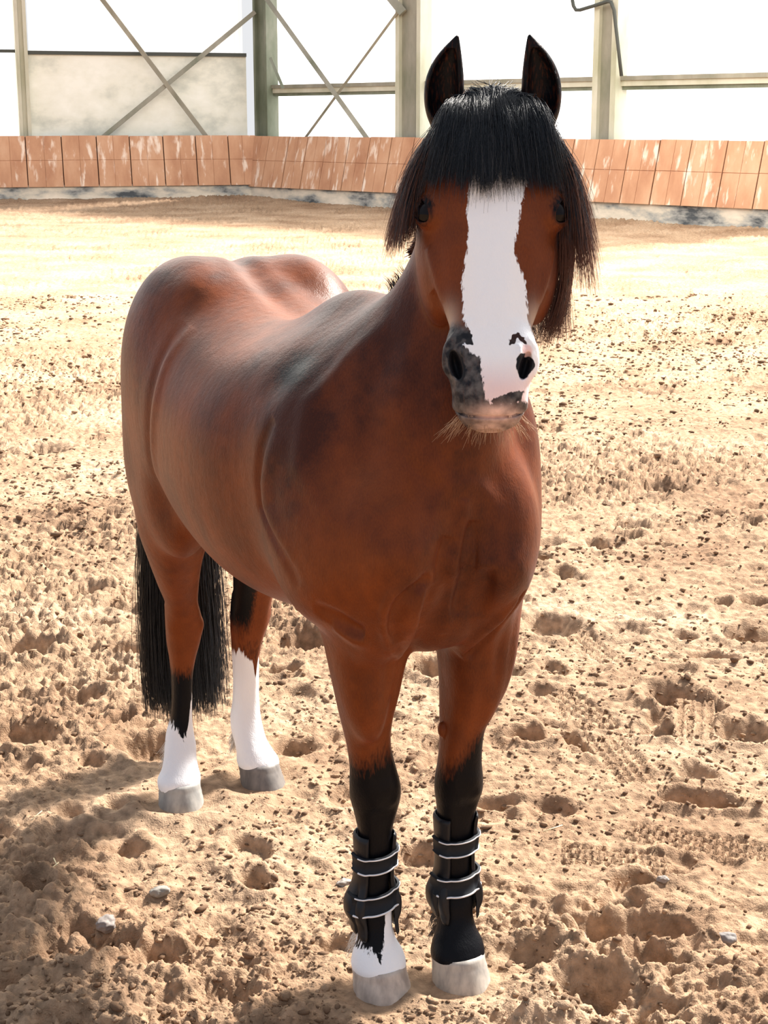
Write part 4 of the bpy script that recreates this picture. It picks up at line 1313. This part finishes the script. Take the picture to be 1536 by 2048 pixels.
# ------------------------------------------------------------------ hair as tapered strands
hr = np.random.RandomState(4)
def strand_mesh(name, paths, r0, m, parent, tip=.25, sides=3, flat=1.0):
    """paths: (n, k, 3)"""
    P = np.asarray(paths); n, k = P.shape[:2]
    T = np.empty_like(P); T[:, 1:-1] = P[:, 2:] - P[:, :-2]; T[:, 0] = P[:, 1] - P[:, 0]; T[:, -1] = P[:, -1] - P[:, -2]
    T /= np.linalg.norm(T, axis=2, keepdims=True) + 1e-9
    ref = np.array([.35, .9, .25]); U = np.cross(T, ref); U /= np.linalg.norm(U, axis=2, keepdims=True) + 1e-9
    W = np.cross(T, U)
    r = np.asarray(r0).reshape(-1, 1) * (1 - (1 - tip) * np.linspace(0, 1, k)[None, :] ** 1.5)
    V_ = []
    for s in range(sides):
        a = 2 * math.pi * s / sides
        V_.append(P + (U * math.cos(a) * flat + W * math.sin(a)) * r[:, :, None])
    V_ = np.stack(V_, 2)                       # n,k,s,3
    idx = np.arange(n * k * sides).reshape(n, k, sides)
    F_ = []
    for s in range(sides):
        s2 = (s + 1) % sides
        F_.append(np.stack([idx[:, :-1, s], idx[:, :-1, s2], idx[:, 1:, s2], idx[:, 1:, s]], -1).reshape(-1, 4))
    return mesh_obj(name, V_.reshape(-1, 3), np.concatenate(F_), m, parent)

def bez(a, b, c, d, k):
    t = np.linspace(0, 1, k)[None, :, None]
    a, b, c, d = [np.asarray(q)[:, None, :] for q in (a, b, c, d)]
    return (1 - t) ** 3 * a + 3 * (1 - t) ** 2 * t * b + 3 * (1 - t) * t * t * c + t ** 3 * d

def push_out(P, off):
    sh = P.shape; q = P.reshape(-1, 3).copy(); off = np.broadcast_to(off, sh[:2]).reshape(-1)
    for _ in range(3):
        ops = SCULPT.near(q.min(0) - .02, q.max(0) + .02)
        f = SCULPT.eval(q, ops)
        bad = f < off
        if not bad.any(): break
        e = .002
        g = np.stack([SCULPT.eval(q[bad] + d, ops) - f[bad] for d in np.eye(3) * e], 1) / e
        g /= np.linalg.norm(g, axis=1, keepdims=True) + 1e-6
        q[bad] += g * np.minimum(off[bad] - f[bad], .03)[:, None]
    q = q.reshape(sh)
    for _ in range(3):
        q[:, 1:-1] = q[:, 1:-1] * .5 + (q[:, :-2] + q[:, 2:]) * .25
    return q

def HPv(uvt):
    uvt = np.asarray(uvt)
    return H0 + uvt[:, :1] * HS + uvt[:, 1:2] * HN + uvt[:, 2:] * HA

def wiggle(P, amp, seed):
    k = P.shape[1]; n = len(P)
    t = np.linspace(0, 1, k)[None, :, None]
    ph = hr.rand(n, 1, 3) * 6.28; fr_ = 2 + hr.rand(n, 1, 3) * 5
    return P + np.sin(t * fr_ + ph) * amp * t * (hr.rand(n, 1, 3) + .2)

m_hair = mat('black_mane_hair', (.008, .012, .018), .34, spec=.55)
m_hairb = mat('sunbleached_mane_hair', (.150, .060, .034), .45, spec=.45)
m_whisk = mat('whisker_hair', (.45, .27, .15), .5)

# forelock
def clumped(n, nc, lo, hi):
    c = lo + (hi - lo) * hr.rand(nc)
    return c[hr.randint(0, nc, n)]
def forelock(n, mode):
    k = 14
    if mode == 'mid':
        ncl = 46
        cx_ = np.sort(hr.rand(ncl) * 2 - 1); clen = hr.rand(ncl) * .070 * (1 - .5 * np.abs(cx_)); cdx = hr.randn(ncl) * .008; clift = hr.rand(ncl) * .016
        x = hr.rand(n) * 2 - 1
        ci = np.clip(np.searchsorted(cx_, x + hr.randn(n) * .05), 0, ncl - 1)
        stray = hr.rand(n) < .26
        u0 = x * .062; u1 = .006 + np.where(stray, x + hr.randn(n) * .15, cx_[ci] + .25 * (x - cx_[ci])) * .100 + cdx[ci] + hr.randn(n) * .003
        t1 = .086 + clen[ci] + hr.rand(n) * .022 + np.where(stray, .03 * hr.rand(n), 0) - .045 * (hr.rand(n) < .35) * hr.rand(n)
        lift = clift[ci] + hr.rand(n) * .008
        a = np.stack([u0, -.050 - hr.rand(n) * .055, -.018 + hr.rand(n) * .03], 1)
        b = np.stack([u0 * 1.15 + hr.randn(n) * .004, .000 + lift, -.040 + hr.rand(n) * .020], 1)
        c = np.stack([(u0 + u1) * .55 + hr.randn(n) * .007, .024 + lift, .050 + hr.rand(n) * .02], 1)
        d = np.stack([u1, .000 - 2.2 * u1 * u1 + lift * .3, t1], 1)
    else:
        s = np.where(hr.rand(n) < .5, -1, 1)
        q = hr.rand(n)
        cl = np.round(q * 9 + hr.randn(n) * .25) / 9
        u0 = s * (.02 + .045 * hr.rand(n))
        u1 = s * (.085 + .070 * cl + hr.randn(n) * .006)
        t1 = .135 + .075 * cl * hr.rand(n) + .045 * hr.rand(n) + np.where(s > 0, .015, .0)
        lift = hr.rand(n) * .015
        a = np.stack([u0, -.05 - hr.rand(n) * .04, -.018 + hr.rand(n) * .035], 1)
        b = np.stack([s * (.050 + .02 * hr.rand(n)), -.005 + lift, .0 + hr.rand(n) * .01], 1)
        c = np.stack([s * (.105 + .035 * cl), -.02 + lift, .060 + .02 * hr.rand(n)], 1)
        d = np.stack([u1, -.035 - .05 * hr.rand(n), t1], 1)
    P = bez(HPv(a), HPv(b), HPv(c), HPv(d), k)
    P = wiggle(P, .008, 0)
    off = np.linspace(.001, .004, k)[None, :] + (hr.rand(n) * .010)[:, None]
    if mode == 'side': off[:, 10:] = -1
    return push_out(P, off)
FP = np.concatenate([forelock(int(6200 * HAIR), 'mid'), forelock(int(1900 * HAIR), 'side')])
nside = int(1900 * HAIR)
fs_ = hr.rand(len(FP)) < .86
br_ = np.zeros(len(FP), bool); br_[-nside:] = hr.rand(nside) < .5
strand_mesh('forelock', FP[fs_ & ~br_], .00055, m_hair, horse)
tag(strand_mesh('forelock', FP[br_], .00050, m_hairb, horse), 'brown side strands of the forelock')
m_grey = mat('grey_forelock_hair', (.075, .075, .080), .38, spec=.5)  # a random share of the strands is grey instead of black
tag(strand_mesh('forelock', FP[~fs_ & ~br_], .00045, m_grey, horse), 'greyish strands of the forelock')
# thin brown outer wisps sweeping past the eyes
def wisps(n):
    k = 14
    s = np.where(hr.rand(n) < .46, -1, 1)
    q = hr.rand(n)
    u1 = s * (.105 + .062 * q + hr.randn(n) * .005)
    t1 = np.where(s < 0, .150 + .055 * q + .03 * hr.rand(n), .165 + .10 * hr.rand(n) + .03 * q)
    a = np.stack([s * (.03 + .045 * hr.rand(n)), -.06 - hr.rand(n) * .04, -.01 + hr.rand(n) * .03], 1)
    b = np.stack([s * (.070 + .02 * hr.rand(n)), -.03 + hr.rand(n) * .02, .015 + hr.rand(n) * .01], 1)
    c = np.stack([s * (.115 + .035 * q), -.045 + .02 * hr.rand(n), .070 + .02 * hr.rand(n)], 1)
    d = np.stack([u1, -.06 - .05 * hr.rand(n), t1], 1)
    P = wiggle(bez(HPv(a), HPv(b), HPv(c), HPv(d), k), .007, 0)
    off = np.full((n, k), .004); off[:, 8:] = -1
    return push_out(P, off)
tag(strand_mesh('forelock', wisps(int(2600 * HAIR)), .00050, m_hairb, horse), 'brown outer hairs of the forelock')

# mane: roots along the crest, falling to the pony's left (right in the picture), the first locks beside the cheek
NA = np.array([.36, 0, 1.02]); NB = np.array([.655, .018, 1.52])
def mane(n):
    k = 16
    w = hr.rand(n) * .72                           # 0 poll, 1 withers
    wc = np.round(w * 22 + hr.randn(n) * .25) / 22
    crest = np.array([(.600, .034, 1.570), (.575, .026, 1.550), (.54, .015, 1.525), (.48, .012, 1.465), (.42, .006, 1.40), (.37, .002, 1.345), (.32, 0, 1.305)])
    tt_ = np.linspace(0, 1, len(crest))
    a = np.stack([np.interp(w, tt_, crest[:, i]) for i in range(3)], 1) + hr.randn(n, 3) * .005 + (0, .022, -.006)
    L = .25 - .05 * w + .06 * hr.rand(n)
    # the front locks flop forward past the left cheek
    fwd = np.clip(1 - wc * 2.2, 0, 1)
    out = .040 + .036 * hr.rand(n) + .015 * fwd
    b = a + np.stack([.01 + .02 * fwd, .050 + .02 * hr.rand(n), .035 + .01 * hr.rand(n)], 1)
    c = a + np.stack([.03 + .05 * fwd, out, -.07 - .03 * hr.rand(n)], 1)
    d = a + np.stack([.05 + .09 * fwd - .03 * wc, out + .01 - .035 * fwd * hr.rand(n), -L], 1)
    P = wiggle(bez(a, b, c, d, k), .007, 0)
    return push_out(P, (np.linspace(.001, .006, k)[None, :] + (hr.rand(n) * .02)[:, None]))
MP = mane(int(5200 * HAIR))
MP = MP[MP[:, :, 1].min(1) > -.012]
sel = hr.rand(len(MP)) < .18
strand_mesh('mane', MP[sel], .00065, m_hair, horse)
tag(strand_mesh('mane', MP[~sel], .00055, m_hairb, horse), 'brown ends of the mane')
# short upright tuft at the foot of the mane
n = int(60 * HAIR)
cv_ = V[(V[:, 0] > .39) & (V[:, 0] < .45) & (np.abs(V[:, 1] + .022) < .02) & (V[:, 2] > 1.2)]
cv_ = cv_[cv_[:, 2] > np.interp(cv_[:, 0], [.39, .45], [np.percentile(cv_[cv_[:, 0] < .41][:, 2], 50), np.percentile(cv_[cv_[:, 0] > .43][:, 2], 50)])]
a = cv_[hr.randint(0, len(cv_), n)]
d = a + np.stack([-.005 + .007 * hr.randn(n), -.006 + .006 * hr.randn(n), .012 + .010 * hr.rand(n)], 1)
strand_mesh('mane_tuft', bez(a, a * .7 + d * .3, a * .3 + d * .7 + (0, 0, .004), d, 6), .0006, m_hair, horse)

# tail
def tail(n):
    k = 18
    ang = hr.rand(n) * 6.28; rr = np.sqrt(hr.rand(n))
    a = np.stack([-.735 + .02 * rr * np.cos(ang), .045 + .03 * rr * np.sin(ang), 1.17 - .10 * hr.rand(n)], 1)
    cl = np.round(hr.rand(n) * 30) / 30 * 6.28
    q = np.sqrt(hr.rand(n))
    wy = (.096 + .022 * (hr.rand(n) < .08)) * q * np.sin(cl); wx = .05 * q * np.cos(cl)
    end = .120 + .05 * hr.rand(n) + .03 * np.sin(cl * 5) + .12 * (hr.rand(n) < .25) * hr.rand(n) + .03 * np.abs(np.sin(cl))
    b = np.stack([-.80 + wx * .6, .035 + wy * .6, 1.12 + 0 * wx], 1)
    c = np.stack([-.83 + wx, .012 + wy * 1.15, .65 + 0 * wx], 1)
    d = np.stack([-.79 + wx, .018 + wy * 1.0 + hr.randn(n) * .008, end], 1)
    return wiggle(bez(a, b, c, d, k), .022, 0)
strand_mesh('tail', tail(int(4200 * HAIR)), .0011, m_hair, horse, tip=.4)
# dock of the tail
dk_pts = [(-.70, .045, 1.22), (-.75, .043, 1.20), (-.785, .04, 1.14), (-.795, .035, 1.04), (-.80, .03, .92)]
ds = []
for i, p in enumerate(dk_pts):
    ds.append(p)
bodyd = tube('dock', ds, .028, m_hair, horse, n=14)

# whiskers on chin and lips
n = int(120)
u0 = (hr.rand(n) * 2 - 1) * .052
a = HPv(np.stack([u0, -.075 + .03 * hr.rand(n) - np.abs(u0) * .3, .498 + .004 * hr.rand(n) - 3 * u0 * u0], 1))
a = a
d = a + HS * (u0 * .55 + hr.randn(n) * .008)[:, None] + HA * (.018 + .030 * hr.rand(n))[:, None] + HN * (hr.randn(n) * .012)[:, None]
P = bez(a, a * .7 + d * .3 + HN * .003, a * .3 + d * .7, d + HN * (hr.randn(n) * .004)[:, None], 8)
strand_mesh('whiskers', P, .00042, m_whisk, horse, tip=.3)
# feathering behind the fetlocks
def feather(tab, n, m, L, z0):
    x, y, hw, fr, bk = leg_at(tab, z0)
    th = math.pi + (hr.rand(n) * 2 - 1) * 1.1
    a = np.stack([x + bk * .95 * np.cos(th), y + hw * .95 * np.sin(th), z0 + (hr.rand(n) - .5) * .05], 1)
    d = a + np.stack([-.014 - .012 * hr.rand(n), .012 * np.sin(th) + .004 * hr.randn(n), -L * (.6 + .5 * hr.rand(n))], 1)
    strand_mesh('fetlock_hair', bez(a, a * .66 + d * .33 + (-.006, 0, 0), a * .33 + d * .66 + (-.005, 0, 0), d, 7), .0006, m, horse)
m_white = mat('white_hair', (.80, .76, .70), .6)
feather(RF, 260, m_white, .04, .085)
feather(LF, 260, m_hair, .04, .105)
feather(RH, 260, m_white, .04, .115)
feather(LH, 420, m_white, .05, .115)
